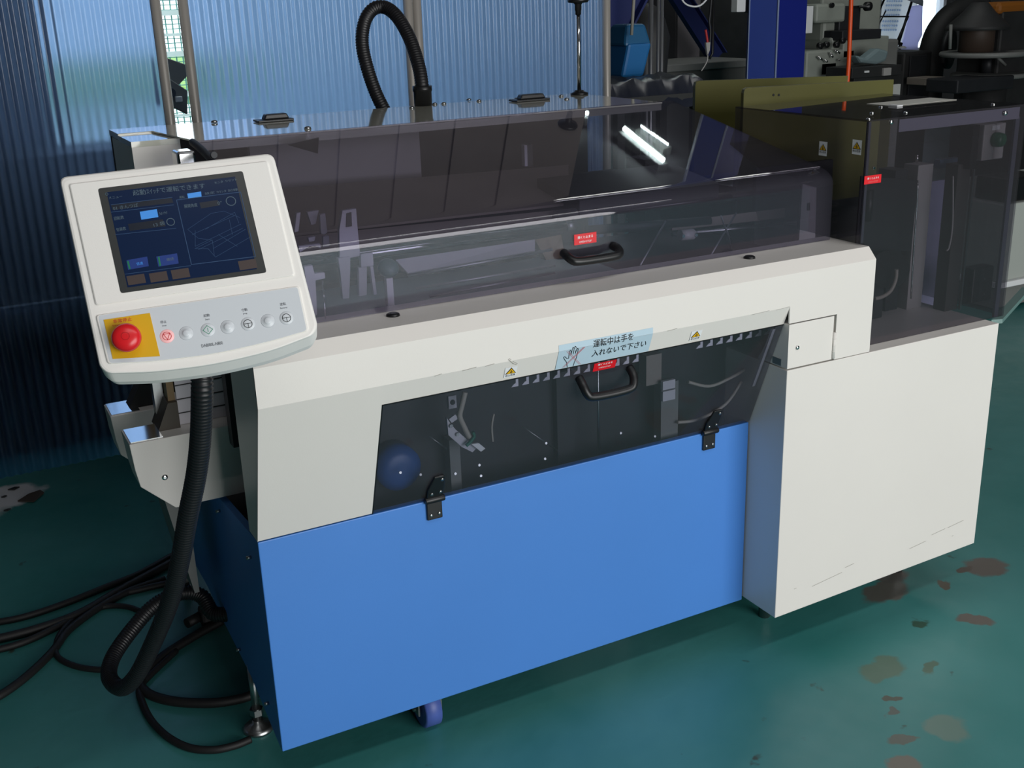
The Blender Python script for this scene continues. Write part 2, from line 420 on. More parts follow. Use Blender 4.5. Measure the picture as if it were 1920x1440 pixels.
# yard outside the wall
mb = MB(); mb.box(-12, 2.26, 2.32, 22, ZF-.12, ZF-.02); o = struct('trim_1', mb, CONC)
mb = MB(); mb.box(-12, 12, 22, 40, ZF-.2, ZF+.15); tag(mb.build('grass_bank', GRASS), 'sunlit grass bank beyond the yard fence, seen through the gap between the posts', 'grass', kind='stuff')
fe = thing('yard_fence', 'green and white mesh fence in the yard, seen through the gap between two pipe posts', 'fence', (1.6, 9.5, ZF))
mb = MB()
for i in range(9):
    z = ZF+.25+i*.19; mb.box(-4, 6, 9.5, 9.53, z, z+(.05 if i % 2 else .025))
mb.build('rail', FENCEW, fe)
mb = MB()
for i in range(160): x = -4+i*.0625; mb.box(x, x+.012, 9.54, 9.55, ZF+.2, ZF+1.95)
for i in range(40): z = ZF+.22+i*.044; mb.box(-4, 6, 9.545, 9.552, z, z+.008)
o = mb.build('wire_mesh', FENCE, fe); o['kind'] = 'stuff'
sd = thing('shade_shed', 'tall grey shed added in the yard to shade the left of the blue wall', 'shed', (-4.6, 4.4, ZF))  # added to darken the left end of the sheet wall
mb = MB(); mb.box(-8, .08, 3.0, 5.2, ZF, 2.9); mb.build('shade_walls', mat('shade_shed_grey', (196, 200, 208), .7), sd); mb = MB(); mb.hexa([(-8.1, 2.95, 2.9), (.13, 2.95, 2.9), (.13, 5.3, 2.9), (-8.1, 5.3, 2.9)], [(-8.1, 2.95, 3), (.13, 2.95, 3), (.13, 5.3, 3.2), (-8.1, 5.3, 3.2)]); mb.build('shade_roof', DARK, sd)
# dark implement standing outside, seen in the gap
im = thing('farm_implement', 'dark steel implement with bolts and slots outside, seen in the gap between posts', 'machine', (.7, 2.9, ZF))
a = PY(300, 104, 2.9); b = PY(352, 122, 2.9); c = PY(352, 142, 2.9); d = PY(335, 160, 2.9); e = PY(300, 140, 2.9)
mb = MB(); mb.plate([a, b, c, d, e], .05, (0, 1, 0)); mb.build('upper_plate', GREY, im, .004)
g = [PY(300, 140, 2.85), PY(316, 146, 2.85), PY(352, 170, 2.85), PY(352, 215, 2.85), PY(330, 204, 2.85), PY(300, 196, 2.85)]
mb = MB(); mb.plate(g, .05, (0, 1, 0)); mb.build('lower_plate', GREY, im, .004)
mb = MB(); mb.box(g[0].x-.05, g[2].x+.25, 2.9, 3.5, ZF, g[3].z-.12); mb.build('body', DARK, im, .01)
p = PY(319, 174, 2.845); mb = MB(); mb.cyl(p, p+Vector((0, -.02, 0)), .02, 12); mb.build('bolt', BLACK, im)
p = PY(335, 186, 2.845); mb = MB(); mb.box(p.x-.015, p.x+.015, p.y-.006, p.y+.002, p.z-.012, p.z+.012); mb.build('washer_plate', LABW, im, .004)
# dark crates added outside to shade the lower part of the sheet wall
def out_shade_crate(x0, x1, y0, y1, z1, lab):
    t = thing('shade_crate', lab, 'crate', ((x0+x1)/2, (y0+y1)/2, ZF), 'crates added outside to shade the translucent wall')
    mb = MB(); mb.box(x0, x1, y0, y1, ZF, z1); mb.build('body', DARKM, t, .01)
    for z in (ZF+.1, (ZF+z1)/2, z1-.12): mb = MB(); mb.box(x0-.01, x1+.01, y0-.012, y0, z, z+.06); mb.build('band', DARK, t)
for (x0, x1, z1, l_) in ((-4.6, -3.1, 1.4, 'through the blue sheet at the far left'), (-3.0, -1.4, 1.5, 'through blue sheet left of the terminal'), (-1.35, -.35, 1.22, 'through the blue sheet right behind the terminal'), (-.3, .36, 1.02, 'through the sheet just left of the post gap'), (1.02, 1.6, .95, 'through the blue sheet behind the suction hose'), (1.65, 2.2, .95, 'through the blue sheet behind the clamp rod')):
    out_shade_crate(x0, x1, 2.5, 2.9, z1, 'added dark crate giving the low shade ' + l_)

# ------------------------------------------------------------------ main machine
LX, TW, D, WX, HZ, ZFO, R1 = 1.2412, .6672, .1261, 1.9544, .8989, .8216, 1.4994
mac = thing('binding_machine', 'long cream and blue packaging machine with smoked covers in the middle of the floor', 'machine', (.62, .5, ZF))
SLV = Vector((0, -D, ZFO-.5)).normalized(); SLN = Vector((0, -SLV.z, SLV.y))      # slanted front face
def SL(x, t, c=0.): return Vector((x, 0, .5)) + SLV*t + SLN*c                      # x along, t up the slope, c outwards
TF = Vector((0, D, ZFO-.5)).length                                                # t at the fold
def FOLD(x, t, c=.0006):                                                          # t measured from the fold: up the front face / down the lip
    return Vector((x, -D-c, ZFO+t)) if t > 0 else SL(x, TF+t, c)
def FR(x, z, c=.0006): return Vector((x, -D-c, z))

mb = MB(); mb.box(0, LX-.002, 0, .02, 0, .4985); mb.build('front_panel', BLUE, mac, .002)
side = MB(); side.hexa([(0.001, y, z) for y, z in ((.022, 0), (.23, .058), (.47, .075), (.62, .1), (1.1, .1), (1.1, .43), (.46, .455), (.022, .497))],
                       [(.016, y, z) for y, z in ((.022, 0), (.23, .058), (.47, .075), (.62, .1), (1.1, .1), (1.1, .43), (.46, .455), (.022, .497))])
sp = side.build('side_panel', BLUE, mac)
p0 = Vector((.001, .338, .432)); mb = MB(); mb.cyl(p0, p0+Vector((-.01, 0, 0)), .004, 8)
b0 = mb.build('bolt', STEEL, sp)
for q in ((.079, .431), (.31, .085), (.08, .075)):
    clone(b0, sp, (0, q[0]-.338, q[1]-.432))
# frame and inner floor
mb = MB(); mb.box(.02, LX, .03, 1.1, .42, .44); mb.build('base_plate', DARK, mac)
mb = MB(); mb.box(.02, .07, .06, .11, .02, .42); mb.box(1.18, 1.23, .06, .11, .02, .42); mb.box(.02, 1.23, .06, .11, .06, .1)
mb.build('frame', DARK, mac); mb = MB(); mb.box(.02, .07, 1.0, 1.05, .02, .42); mb.box(1.18, 1.23, 1.0, 1.05, .02, .42); mb.box(.02, 1.23, 1.0, 1.05, .06, .1)
mb.build('frame', DARK, mac)
mb = MB(); mb.box(0, R1-.03, 1.125, 1.145, .1, 1.2); mb.build('rear_panel', DARKM, mac)
mb = MB(); mb.box(.12, 1.48, .10, .112, .44, .78); mb.build('inner_partition', DARK, mac)
# hood
mb = MB()
prof = [(-.107, .7755), (-D, ZFO), (-D, HZ), (-.1, .925), (.05, .925), (.05, .921), (-.098, .921), (-D+.004, HZ-.002), (-D+.004, ZFO), (-.103, .7755)]
mb.prism_x(prof, .2435, LX)
mb.prism_x([(-D, ZFO), (-D, HZ), (-.1, .925), (.05, .925), (.05, .921), (-.098, .921), (-D+.004, HZ-.002), (-D+.004, ZFO)], 0, .2435)
prof2 = [(-D, .7815), (-D, HZ), (-.1, .925), (.05, .925), (.05, .921), (-.098, .921), (-D+.004, HZ-.002), (-D+.004, .7815)]
mb.prism_x(prof2, LX, 1.386)
mb.prism_x([(-D, TW+.002), (-D, HZ), (-.1, .925), (.05, .925), (.05, TW+.002)], 1.386, R1)
mb.hexa([SL(0, .002), SL(.2435, .002), SL(.2435, TF), SL(0, TF)], [SL(0, .002, -.004), SL(.2435, .002, -.004), SL(.2435, TF, -.004), SL(0, TF, -.004)])
mb.hexa([(0, 0, .5), (0, -D, ZFO), (0, -D, HZ), (0, -.1, .925), (0, .06, .925), (0, .06, .5)], [(.004, .002, .502), (.004, -D+.002, ZFO), (.004, -D+.002, HZ-.001), (.004, -.1, .923), (.004, .06, .923), (.004, .06, .502)])
hood = mb.build('hood', WHITE, mac)
for (u, v) in ((737, 592), (1405, 484)):
    p = PZ(u, v, .925); mb = MB(); mb.lathe(p, (0, 0, 1), [(.014, 0), (.013, .004), (.009, .006)], 20); mb.build('rubber_plug', BLACK, hood)
# scuffs of grey paint loss on the fold
mb = MB(); mb.recalc = False
for (x, l, w) in ((.41, .03, .0012), (.46, .02, .0012), (.9, .025, .001), (.35, .015, .001), (1.13, .05, .0008), (1.2, .04, .0007)):
    mb.ribbon([(x, -.001), (x+l, .001)], w, FOLD)
mb.ribbon([(.512, .004), (.516, .0), (.524, -.008), (.532, -.012)], .0016, FOLD); mb.ribbon([(.514, .006), (.525, -.004), (.534, -.01)], .001, FOLD)
mb.build('scuff_mark', mat('scuffed_paint', (158, 155, 148), .6), hood)['kind'] = 'stuff'

# hinged side door
mb = MB(); mb.prism_x([(-D, TW+.004), (-D, .7785), (-.09, .7785), (-.02, .63+.04), (-.02, TW+.004)], LX+.0005, 1.3785)
dr = mb.build('side_door', WHITE, mac, .0015)
mb = MB(); mb.cyl((1.3815, -D-.001, TW+.006), (1.3815, -D-.001, .738), .0042, 10)
for z in (.69, .705, .722): mb.cyl((1.3815, -D-.001, z), (1.3815, -D-.001, z+.0012), .0047, 10)
mb.build('hinge', WHITE, dr)
p = FR(1.269, .7195); mb = MB(); mb.lathe(p, (0, -1, 0), [(.0055, 0), (.005, .002), (.002, .003)], 14); mb.build('screw', CHROME, dr)
mb = MB(); mb.box(LX-.0008, LX+.0005, -.105, -.075, .674, .690); mb.build('nameplate', mat('grey_nameplate', (96, 112, 118), .4), dr)

# lower inspection cover of dark smoked acrylic
T1 = TF-.0515
mb = MB(); mb.hexa([SL(.2465, .003), SL(LX-.001, .003), SL(LX-.001, T1), SL(.2465, T1)], [SL(.2465, .003, -.004), SL(LX-.001, .003, -.004), SL(LX-.001, T1, -.004), SL(.2465, T1, -.004)])
ic = mb.build('inspection_cover', TINTD, mac)
mb = MB(); mb.hexa([SL(.2437, .0), SL(.2463, .0), SL(.2463, T1), SL(.2437, T1)], [SL(.2437, .0, -.003), SL(.2463, .0, -.003), SL(.2463, T1, -.003), SL(.2437, T1, -.003)])
mb.hexa([SL(.2437, T1+.0003), SL(LX, T1+.0003), SL(LX, T1+.0028), SL(.2437, T1+.0028)], [SL(.2437, T1+.0003, -.003), SL(LX, T1+.0003, -.003), SL(LX, T1+.0028, -.003), SL(.2437, T1+.0028, -.003)])
mb.build('edge_gasket', BLACK, ic)
hp = [SL(.695, .262, 0), SL(.695, .255, .020), SL(.700, .243, .034), SL(.712, .236, .039), SL(.76, .234, .040), SL(.805, .236, .039), SL(.817, .243, .034), SL(.822, .255, .020), SL(.822, .262, 0)]
mb = MB(); mb.tube(smooth_path(hp, 5), .0095, 12); mb.build('handle', BLACK, ic)
mb = MB(); mb.hexa([SL(.726, .272, .0003), SL(.782, .272, .0003), SL(.782, T1-.001, .0003), SL(.726, T1-.001, .0003)], [SL(.726, .272, .001), SL(.782, .272, .001), SL(.782, T1-.001, .001), SL(.726, T1-.001, .001)])
rl = mb.build('red_label', RED, ic)
lettering('開くと止まる', .754, .2885, .036, .0055, lambda a, b: SL(a, b, .0014), LABW, ic, bold=.012)
lettering('OPEN=STOP', .754, .2795, .030, .0035, lambda a, b: SL(a, b, .0014), LABW, ic)
# hinges: leaf on the cover + leaf on the blue panel
def hinge(cx, nm):
    mb = MB(); o2 = .004
    A = [(cx-.018, .008), (cx+.020, .008), (cx+.020, .062), (cx+.016, .070), (cx-.006, .070), (cx-.018, .035)]
    mb.hexa([SL(x, t, .0005) for x, t in A], [SL(x, t, .006) for x, t in A])
    mb.box(cx-.018, cx+.018, -.006, -.0005, .455, .496)
    mb.cyl((cx-.022, -.006, .502), (cx+.024, -.006, .502), .0075, 12)
    h = mb.build('hinge', BLACK, mac, .002)
    for (x, t) in ((cx+.012, .060), (cx-.008, .022), (cx+.012, .024)):
        m2 = MB(); m2.lathe(SL(x, t, .006), SLN, [(.0042, 0), (.0036, .0016), (.001, .002)], 12); m2.build('screw', STEEL, h)
    for (x, z) in ((cx-.009, .466), (cx+.010, .467)):
        m2 = MB(); m2.lathe((x, -.006, z), (0, -1, 0), [(.0042, 0), (.0036, .0016), (.001, .002)], 12); m2.build('screw', STEEL, h)
hinge(.3835, 0); hinge(1.115, 1)

# stickers on the fold
mb = MB(); mb.recalc = False
for (ta, tb) in ((-.047, 0), (.0001, .0135)):
    sk = lambda t: .002*(t/.05)
    mb.add([FOLD(.629, ta), FOLD(.862, ta), FOLD(.862, tb if tb else 0), FOLD(.629, tb if tb else 0)], [(0, 1, 2, 3)])
# printed banner folded over the edge
bn = mb.build('warning_banner', LABB, mac, label='pale blue folded banner with black lettering and a crossed-out hand')
MPF = lambda a, b: FOLD(a, b, .0012)
lettering('運転中は手を', .762, .0022, .100, .0175, MPF, INK, bn, bold=.007)
lettering('入れないで下さい', .782, -.0225, .137, .0175, MPF, INK, bn, bold=.007)
hand = [(-.008, -.022), (-.011, -.012), (-.017, -.004), (-.019, .0), (-.017, .001), (-.012, -.004), (-.009, -.004), (-.010, .010), (-.009, .012), (-.007, .010), (-.006, .002),
        (-.005, .014), (-.004, .016), (-.002, .014), (-.002, .003), (-.001, .015), (0, .017), (.002, .015), (.002, .003), (.003, .012), (.0045, .013), (.006, .011), (.006, -.006), (.004, -.014), (.003, -.022)]
mb = MB(); mb.recalc = False; mb.ribbon([(.668+1.3*x, -.017+1.3*y) for x, y in hand], .0014, MPF); mb.build('hand_symbol', INK, bn)
mb = MB(); mb.recalc = False
for o2 in (0, .0035): mb.ribbon([(.646+o2, -.044), (.688+o2, .0)], .0006, lambda a, b: FOLD(a, b, .0015)); mb.ribbon([(.648+o2, -.003), (.686+o2, -.044)], .0006, lambda a, b: FOLD(a, b, .0015))
mb.build('red_cross', mat('faded_red_ink', (205, 110, 118), .5), bn)
def warn_sticker(mp0, cx, cy, w, h, parent, txt='巻込危険', name='warning_sticker'):
    """white label with a yellow triangle; mp0(a, b, c) maps 2-D to space"""
    mb = MB(); mb.recalc = False
    mb.add([mp0(cx-w/2, cy-h/2, .0008), mp0(cx+w/2, cy-h/2, .0008), mp0(cx+w/2, cy+h/2, .0008), mp0(cx-w/2, cy+h/2, .0008)], [(0, 1, 2, 3)])
    s = mb.build(name, LABW, parent)
    f = lambda a, b: mp0(a, b, .0013); g = lambda a, b: mp0(a, b, .0018); k = w/.028
    mb = MB(); mb.recalc = False
    mb.poly2([(cx-.0125*k, cy-.0042*k), (cx+.0125*k, cy-.0042*k), (cx+.0*k, cy+.0115*k)], f); mb.build('triangle_border', INK, s)
    mb = MB(); mb.recalc = False
    mb.poly2([(cx-.0098*k, cy-.0029*k), (cx+.0098*k, cy-.0029*k), (cx, cy+.0092*k)], g); mb.build('warning_triangle', WARN, s)
    mb = MB(); mb.recalc = False; r = lambda a, b: mp0(a, b, .0022)
    mb.ribbon([(cx-.001*k, cy+.0055*k), (cx+.002*k, cy+.002*k), (cx-.002*k, cy+.001*k), (cx+.001*k, cy-.002*k)], .0013*k, r); mb.ribbon([(cx+.004*k, cy+.001*k), (cx+.001*k, cy-.0015*k)], .001*k, r)
    mb.build('pictogram', INK, s)
    lettering(txt, cx, cy-.0082*k, w*.82, .0052*k, f, INK, s)
    return s
warn_sticker(lambda a, b, c: SL(a, TF+b, c), .5215, -.0285, .028, .0255, mac)
warn_sticker(lambda a, b, c: SL(a, TF+b, c), .9835, -.0285, .029, .0255, mac)

# main smoked cover (sloping lid with a rounded bend)
cp = [(.672, 1.2195)]
cp += [(.672+(.06-.672)*k, 1.2195+(1.099-1.2195)*k) for k in (.02, .5, .97, .985, 1)]
BZ = [Vector((.06, 1.099)), Vector((.0070, 1.0885)), Vector((.0065, 1.062))]
cp += [tuple(BZ[0]*(1-t)**2+BZ[1]*2*t*(1-t)+BZ[2]*t*t) for t in [k/12 for k in range(1, 13)]] + [(.0065, 1.06), (.0065, 1.057), (.0065, .9265)]
th = .004
inn = []
for i, (y, z) in enumerate(cp):
    a = Vector(cp[max(i-1, 0)]); b = Vector(cp[min(i+1, len(cp)-1)]); t = (b-a).normalized(); nn = Vector((-t.y, t.x))
    if nn.y > 0: nn = -nn
    if nn.x < 0 and abs(nn.y) < .05: nn = -nn
    inn.append((y+nn.x*th if nn.y < -.05 else y+th, z+nn.y*th))
mb = MB(); CX0, CX1 = .118, 1.476; n = len(cp); vs = []
for x in (CX0, CX1): vs += [(x, y, z) for y, z in cp] + [(x, y, z) for y, z in inn]
fs = []; sm = []
for i in range(n-1):
    fs += [(i, i+1, 2*n+i+1, 2*n+i), (n+i, 3*n+i, 3*n+i+1, n+i+1), (i, n+i, n+i+1, i+1), (2*n+i, 2*n+i+1, 3*n+i+1, 3*n+i)]
fs += [(0, 2*n, 3*n, n), (n-1, 2*n-1, 4*n-1, 3*n-1)]
mb.add(vs, fs); cov = mb.build('main_cover', TINT, mac)
for p in cov.data.polygons: p.use_smooth = True
cov.data.set_sharp_from_angle(angle=math.radians(35))
def CV(x, z, c=0.): return Vector((x, .0065-c, z))
hp = [CV(.722, .992, 0), CV(.720, .988, .018), CV(.724, .982, .030), CV(.736, .978, .036), CV(.785, .977, .037), CV(.832, .978, .036), CV(.844, .982, .030), CV(.848, .988, .018), CV(.846, .992, 0)]
mb = MB(); mb.tube(smooth_path(hp, 5), .0095, 12); mb.build('handle', BLACK, cov)
mb = MB(); mb.hexa([CV(.748, 1.005, .0003), CV(.804, 1.005, .0003), CV(.804, 1.028, .0003), CV(.748, 1.028, .0003)], [CV(.748, 1.005, .001), CV(.804, 1.005, .001), CV(.804, 1.028, .001), CV(.748, 1.028, .001)])
mb.build('red_label', RED, cov)
lettering('開くと止まる', .776, 1.0205, .038, .006, lambda a, b: CV(a, b, .0015), LABW, cov, bold=.012)
lettering('OPEN=STOP', .776, 1.0105, .031, .0042, lambda a, b: CV(a, b, .0015), LABW, cov)
mb = MB(); mb.tube(smooth_path([(CX0, .70, 1.214), (CX0, .6, 1.203), (CX0, .45, 1.176), (CX0, .25, 1.135), (CX0, .06, 1.09), (CX0, .012, 1.05), (CX0, .004, .93)], 5), .009, 10)
mb.build('edge_gasket', RUBBER, cov)

# top deck
def deck_box(name, x0, x1, y0, y1, z0, z1): m_ = MB(); m_.box(x0, x1, y0, y1, z0, z1); return m_.build(name, DECK, mac, .0015)
rd = deck_box('rear_deck', .0, 1.445, 1.018, 1.155, 1.2, 1.2165)
mb = MB(); mb.hexa([(.085, 1.014, 1.2175), (.126, .683, 1.2175), (1.44, .668, 1.2175), (1.44, 1.014, 1.2175)], [(.085, 1.014, 1.2135), (.126, .683, 1.2135), (1.44, .668, 1.2135), (1.44, 1.014, 1.2135)])
lid = mb.build('top_lid', DECK, mac)
mb = MB(); mb.box(.126, 1.44, .672, .676, 1.195, 1.213); mb.build('lid_lip', DECK, lid)
mb = MB(); mb.box(0, .116, .832, 1.12, .62, 1.1990); eb_ = mb.build('end_block', WHITE, mac); mb = MB(); mb.box(0, .116, .832, 1.0165, 1.1992, 1.2125); mb.build('block_top', DECK, eb_)
for (u, v) in ((402, 230), (577, 242)):
    p = PZ(u, v, 1.2175); mb = MB(); mb.lathe(p, (0, 0, 1), [(.009, 0), (.008, .005), (.004, .007)], 12); mb.build('screw', STEEL, lid)
for (u, v) in ((772, 203), (968, 187), (1052, 181), (1062, 187), (832, 195), (898, 190), (815, 196), (879, 188)):
    p = PZ(u, v, 1.2165); mb = MB(); mb.lathe(p, (0, 0, 1), [(.008, 0), (.007, .004), (.003, .006)], 12); mb.build('screw', STEEL, rd)
for (u0, u1, v0, v1) in ((480, 546, 229, 220), (962, 1024, 190, 183)):
    a = PZ(u0, v0, 1.2175); b = PZ(u1, v1, 1.2175); y = 1.015
    x0 = PY(u0, v0, y).x; x1 = PY(u1, v1, y).x
    mb = MB(); mb.box(x0, x1, y-.025, y+.03, 1.2175, 1.2235); lt = mb.build('latch', BLACK, lid, .002)
    mb = MB(); mb.hexa([(x0+.02, y-.012, 1.2235), (x1-.008, y-.012, 1.2235), (x1-.008, y+.02, 1.2235), (x0+.02, y+.02, 1.2235)], [(x0+.026, y-.01, 1.237), (x1-.014, y-.01, 1.237), (x1-.014, y+.016, 1.237), (x0+.026, y+.016, 1.237)])
    mb.build('latch_lever', BLACK, lt, .003)
# clamp rod with a black hand knob
rx, ry = PY(1086, 173, 1.09).x, 1.09
mb = MB(); mb.lathe((rx, ry, 1.2165), (0, 0, 1), [(.028, 0), (.028, .006), (.016, .010), (.014, .014)], 18); rod = mb.build('rod_base', BLACK, mac)
mb = MB(); mb.cyl((rx, ry, 1.228), (rx, ry, 1.48), .0062, 12); mb.build('clamp_rod', CHROME, mac)
zk = PY(1085, 25, ry).z
mb = MB(); mb.lathe((rx, ry, zk-.004), (0, 0, 1), [(.009, 0), (.009, .012), (.0105, .013), (.0105, .03), (.014, .034), (.03, .036), (.034, .042), (.03, .05), (.012, .053)], 20); mb.build('rod_knob', BLACK, mac)

# ---- inside the main cover
mb = MB(); mb.box(.05, .93, .035, .34, .895, .905); mb.build('table_plate', TEAL, mac)
mb = MB(); mb.box(.93, 1.47, .035, .6, .86, .87); mb.build('dark_table', DARK, mac)
mb = MB(); mb.box(PY(540, 280, .84).x-.1, PY(787, 270, .84).x, .84, .86, PY(700, 330, .84).z-.06, 1.2); mb.build('rear_screen', LGREY, mac)
a, b = PY(520, 354, .78), PY(1066, 309, .78); c, d = PY(1066, 381, .48), PY(520, 442, .48)
mb = MB(); mb.plate([a, b, c, d], .006); mb.build('feed_plate', TAUPE, mac)
a, b = PY(520, 447, .46), PY(1072, 391, .46); c, d = PY(1072, 424, .40), PY(520, 486, .40)
mb = MB(); mb.plate([a, b, c, d], .006); mb.build('guide_plate', TAUPE, mac)
a = PY(540, 483, .36); b = PY(1060, 436, .36); b.z = a.z = (a.z+b.z)/2
mb = MB(); mb.cyl((.06, .36, a.z), (b.x, .36, a.z), .0135, 32); mb.build('chrome_roller', mat('polished_roller', (150, 150, 152), .07, 1.), mac)
mb = MB(); mb.cyl((b.x, .36, a.z), (b.x+.03, .36, a.z), .011, 12); mb.build('roller_shaft', STEEL, mac)
mb = MB(); mb.cyl((.06, .40, a.z-.05), (b.x, .40, a.z-.05), .016, 18); mb.build('dark_roller', RUBBER, mac)
a, b, c, d = PY(742, 487, .30), PY(1003, 449, .30), PY(1003, 470, .27), PY(765, 512, .27)
mb = MB(); mb.plate([a, b, c, d], .004); lp = mb.build('pale_plate', LILAC, mac)
mb = MB()
a, b = PY(765, 517, .26), PY(1035, 468, .26); mb.cyl(a, b, .0035, 8); a, b = PY(780, 541, .18), PY(1040, 498, .18); mb.cyl(a, b, .003, 8); a, b = PY(806, 556, .13), PY(1040, 512, .13); mb.cyl(a, b, .0025, 8)
mb.build('guide_rail', ALU, mac)
a, b, c, d = PY(1003, 449, .32), PY(1052, 440, .32), PY(1060, 480, .30), PY(1030, 498, .30)
mb = MB(); mb.plate([a, b, c, d], .02); mb.build('tan_block', TAN, mac)
# tapered white guide fingers
def finger(pts, y, name='guide_finger', th=.012, m=LILAC):
    mb = MB(); mb.plate([PY(u, v, y) for u, v in pts], th, (0, 1, 0)); return mb.build(name, m, mac, .001)
fg = finger([(642, 395), (668, 391), (671, 430), (676, 480), (637, 488), (636, 432)], .24)
mb = MB(); q = [PY(u, v, .238) for u, v in ((650, 400), (659, 398), (660, 424), (649, 426))]; mb.plate(q, .002, (0, 1, 0)); mb.build('slot', BLACK, fg)
finger([(634, 484), (657, 481), (657, 503), (655, 560), (660, 577), (645, 580), (638, 510)], .235)
finger([(676, 477), (699, 473), (701, 498), (677, 502)], .235)
finger([(672, 502), (688, 500), (688, 572), (674, 574)], .238)
finger([(694, 500), (700, 499), (710, 574), (704, 576)], .23)
finger([(600, 403), (610, 400), (614, 436), (608, 440), (602, 438)], .33); finger([(556, 400), (564, 398), (560, 434), (552, 436)], .36); finger([(576, 398), (598, 394), (592, 420), (584, 422)], .37)
finger([(606, 444), (617, 442), (618, 462), (606, 464)], .33); finger([(578, 446), (592, 443), (590, 452), (580, 454)], .34)
finger([(560, 462), (601, 457), (602, 466), (592, 462), (580, 462), (562, 474)], .31, 'curved_bracket')
finger([(570, 500), (586, 497), (590, 513), (609, 511), (610, 522), (592, 526), (595, 590), (590, 594), (578, 560)], .1, 'corner_bracket')
a = PY(605, 526, .06); b = PY(611, 606, .03); mb = MB(); mb.cyl(a, b, .0014, 6); mb.build('thin_rod', CHROME, mac)
a = PY(727, 520, .1); b = PY(733, 588, .05); mb = MB(); mb.box(a.x-.007, a.x+.007, .09, .104, .905, a.z); mb.build('adjuster_post', LILAC, mac)
mb = MB(); mb.lathe(PY(728, 502, .1), (0, -.6, .8), [(.018, -.012), (.022, -.004), (.021, .006), (.012, .013), (.004, .015)], 18); mb.build('adjuster_knob', mat('teal_knob', (60, 92, 94), .3), mac)
# right half of the interior
a, b, c, d = PY(1505, 345, .2), PY(1531, 352, .2), PY(1528, 462, .2), PY(1497, 468, .2)
mb = MB(); mb.plate([a, b, c, d], .006, (0, 1, 0)); sp2 = mb.build('slotted_plate', LGREY, mac)
q = [PY(u, v, .198) for u, v in ((1514, 381), (1519, 380), (1519, 394), (1514, 395))]; mb = MB(); mb.plate(q, .002, (0, 1, 0)); mb.build('slot', BLACK, sp2)
for (u0, v0, u1, v1, y, r, m) in ((1040, 405, 1500, 355, .42, .014, STEEL), (1060, 400, 1500, 338, .5, .010, STEEL), (1260, 440, 1492, 418, .2, .005, STEEL), (1100, 432, 1330, 414, .3, .012, DARK)):
    a, b = PY(u0, v0, y), PY(u1, v1, y); mb = MB(); mb.cyl(a, b, r, 14); mb.build('cross_bar', m, mac)
a, b, c, d = PY(1260, 416, .3), PY(1472, 390, .3), PY(1472, 408, .29), PY(1260, 432, .29)
mb = MB(); mb.plate([a, b, c, d], .006); mb.build('taupe_strip', TAUPE, mac)
a = PY(1275, 441, .08); b = PY(1299, 439, .08); mb = MB(); mb.tube([a, b], .013, 12); ov = mb.build('link_plate', LGREY, mac)
for q in (a, b): mb = MB(); mb.lathe(q+Vector((0, -.013, 0)), (0, -1, 0), [(.005, 0), (.004, .002)], 10); mb.build('screw', CHROME, ov)
for (u0, v0, u1, v1) in ((1200, 498, 1248, 415), (1332, 480, 1380, 400), (1362, 428, 1372, 470), (1352, 405, 1368, 450)):
    a, b = PY(u0, v0, .06), PY(u1, v1, .2); mb = MB(); mb.cyl(a, b, .0022, 6); mb.build('clear_rod', ALU, mac)
a = PY(984, 272, .5); b = PY(988, 311, .5); mb = MB(); mb.box(a.x-.004, a.x+.004, .495, .51, b.z, a.z); br = mb.build('sensor_bracket', LILAC, mac)
mb = MB(); mb.box(a.x+.004, a.x+.02, .495, .52, b.z, a.z); mb.build('sensor_body', BLACK, br)
a, b, c = PY(540, 272, .62), PY(598, 258, .62), PY(596, 288, .62)
mb = MB(); mb.plate([a, b, c], .006); gs = mb.build('gusset', DARKM, mac)
a = PY(1210, 300, .7); b = PY(1240, 350, .7); mb = MB(); mb.box(a.x, b.x, .7, .8, b.z-.1, a.z); mb.build('gearbox', DARK, mac)
mb = MB(); mb.box(.18, 1.44, .9, .93, .9, 1.0); mb.build('rear_beam', DARK, mac)
mb = MB(); mb.prism_x([(.4, 1.02), (.62, 1.05), (.62, 1.0), (.4, .98)], 1.0, 1.44); mb.build('transfer_plate', DARK, mac)
# chrome hinge block behind the terminal
a = PY(347, 292, .62); mb = MB(); mb.box(a.x-.022, a.x+.02, .6, .66, a.z-.06, a.z+.012); mb.build('chrome_block', CHROME, mac, .006)
mb = MB(); mb.lathe(PY(401, 291, .4), (0, -1, .2), [(.008, 0), (.007, .004)], 12); mb.build('bolt', DARK, mac)

# ---- behind the inspection cover
DUCT = mat('white_duct_plastic', (240, 236, 246), .4)
def duct(u0, v0, u1, v1, n, y):
    A, B = PY(u0, v0, y), PY(u1, v1, y); zc = (A.z+B.z)/2+.004
    mb = MB(); mb.box(A.x-.004, B.x+.004, y, y+.03, zc+.010, zc+.015); dk = mb.build('wiring_duct', DUCT, mac)
    proto = None
    for i in range(n):
        x = A.x+(B.x-A.x)*i/(n-1)
        if proto is None:
            m2 = MB(); w2 = (B.x-A.x)/(n-1)
            P_ = [(-.36, -.010), (.30, -.010), (.30, .010), (.08, .010), (.06, -.002), (-.12, -.004)]; m2.hexa([(x+w2*p, y, zc+q) for p, q in P_], [(x+w2*p, y+.002, zc+q) for p, q in P_])
            proto = m2.build('duct_finger', DUCT, dk); px0 = x
        else: clone(proto, dk, (x-px0, 0, 0))
duct(966, 722, 1192, 672, 13, -.02); duct(1312, 648, 1440, 622, 8, -.02)
a = PY(845, 748, .03); b = PY(853, 760, .03); mb = MB(); mb.box(a.x-.005, b.x+.004, .03, .04, b.z-.006, a.z+.006); sb = mb.build('sensor_tag', LILAC, mac)
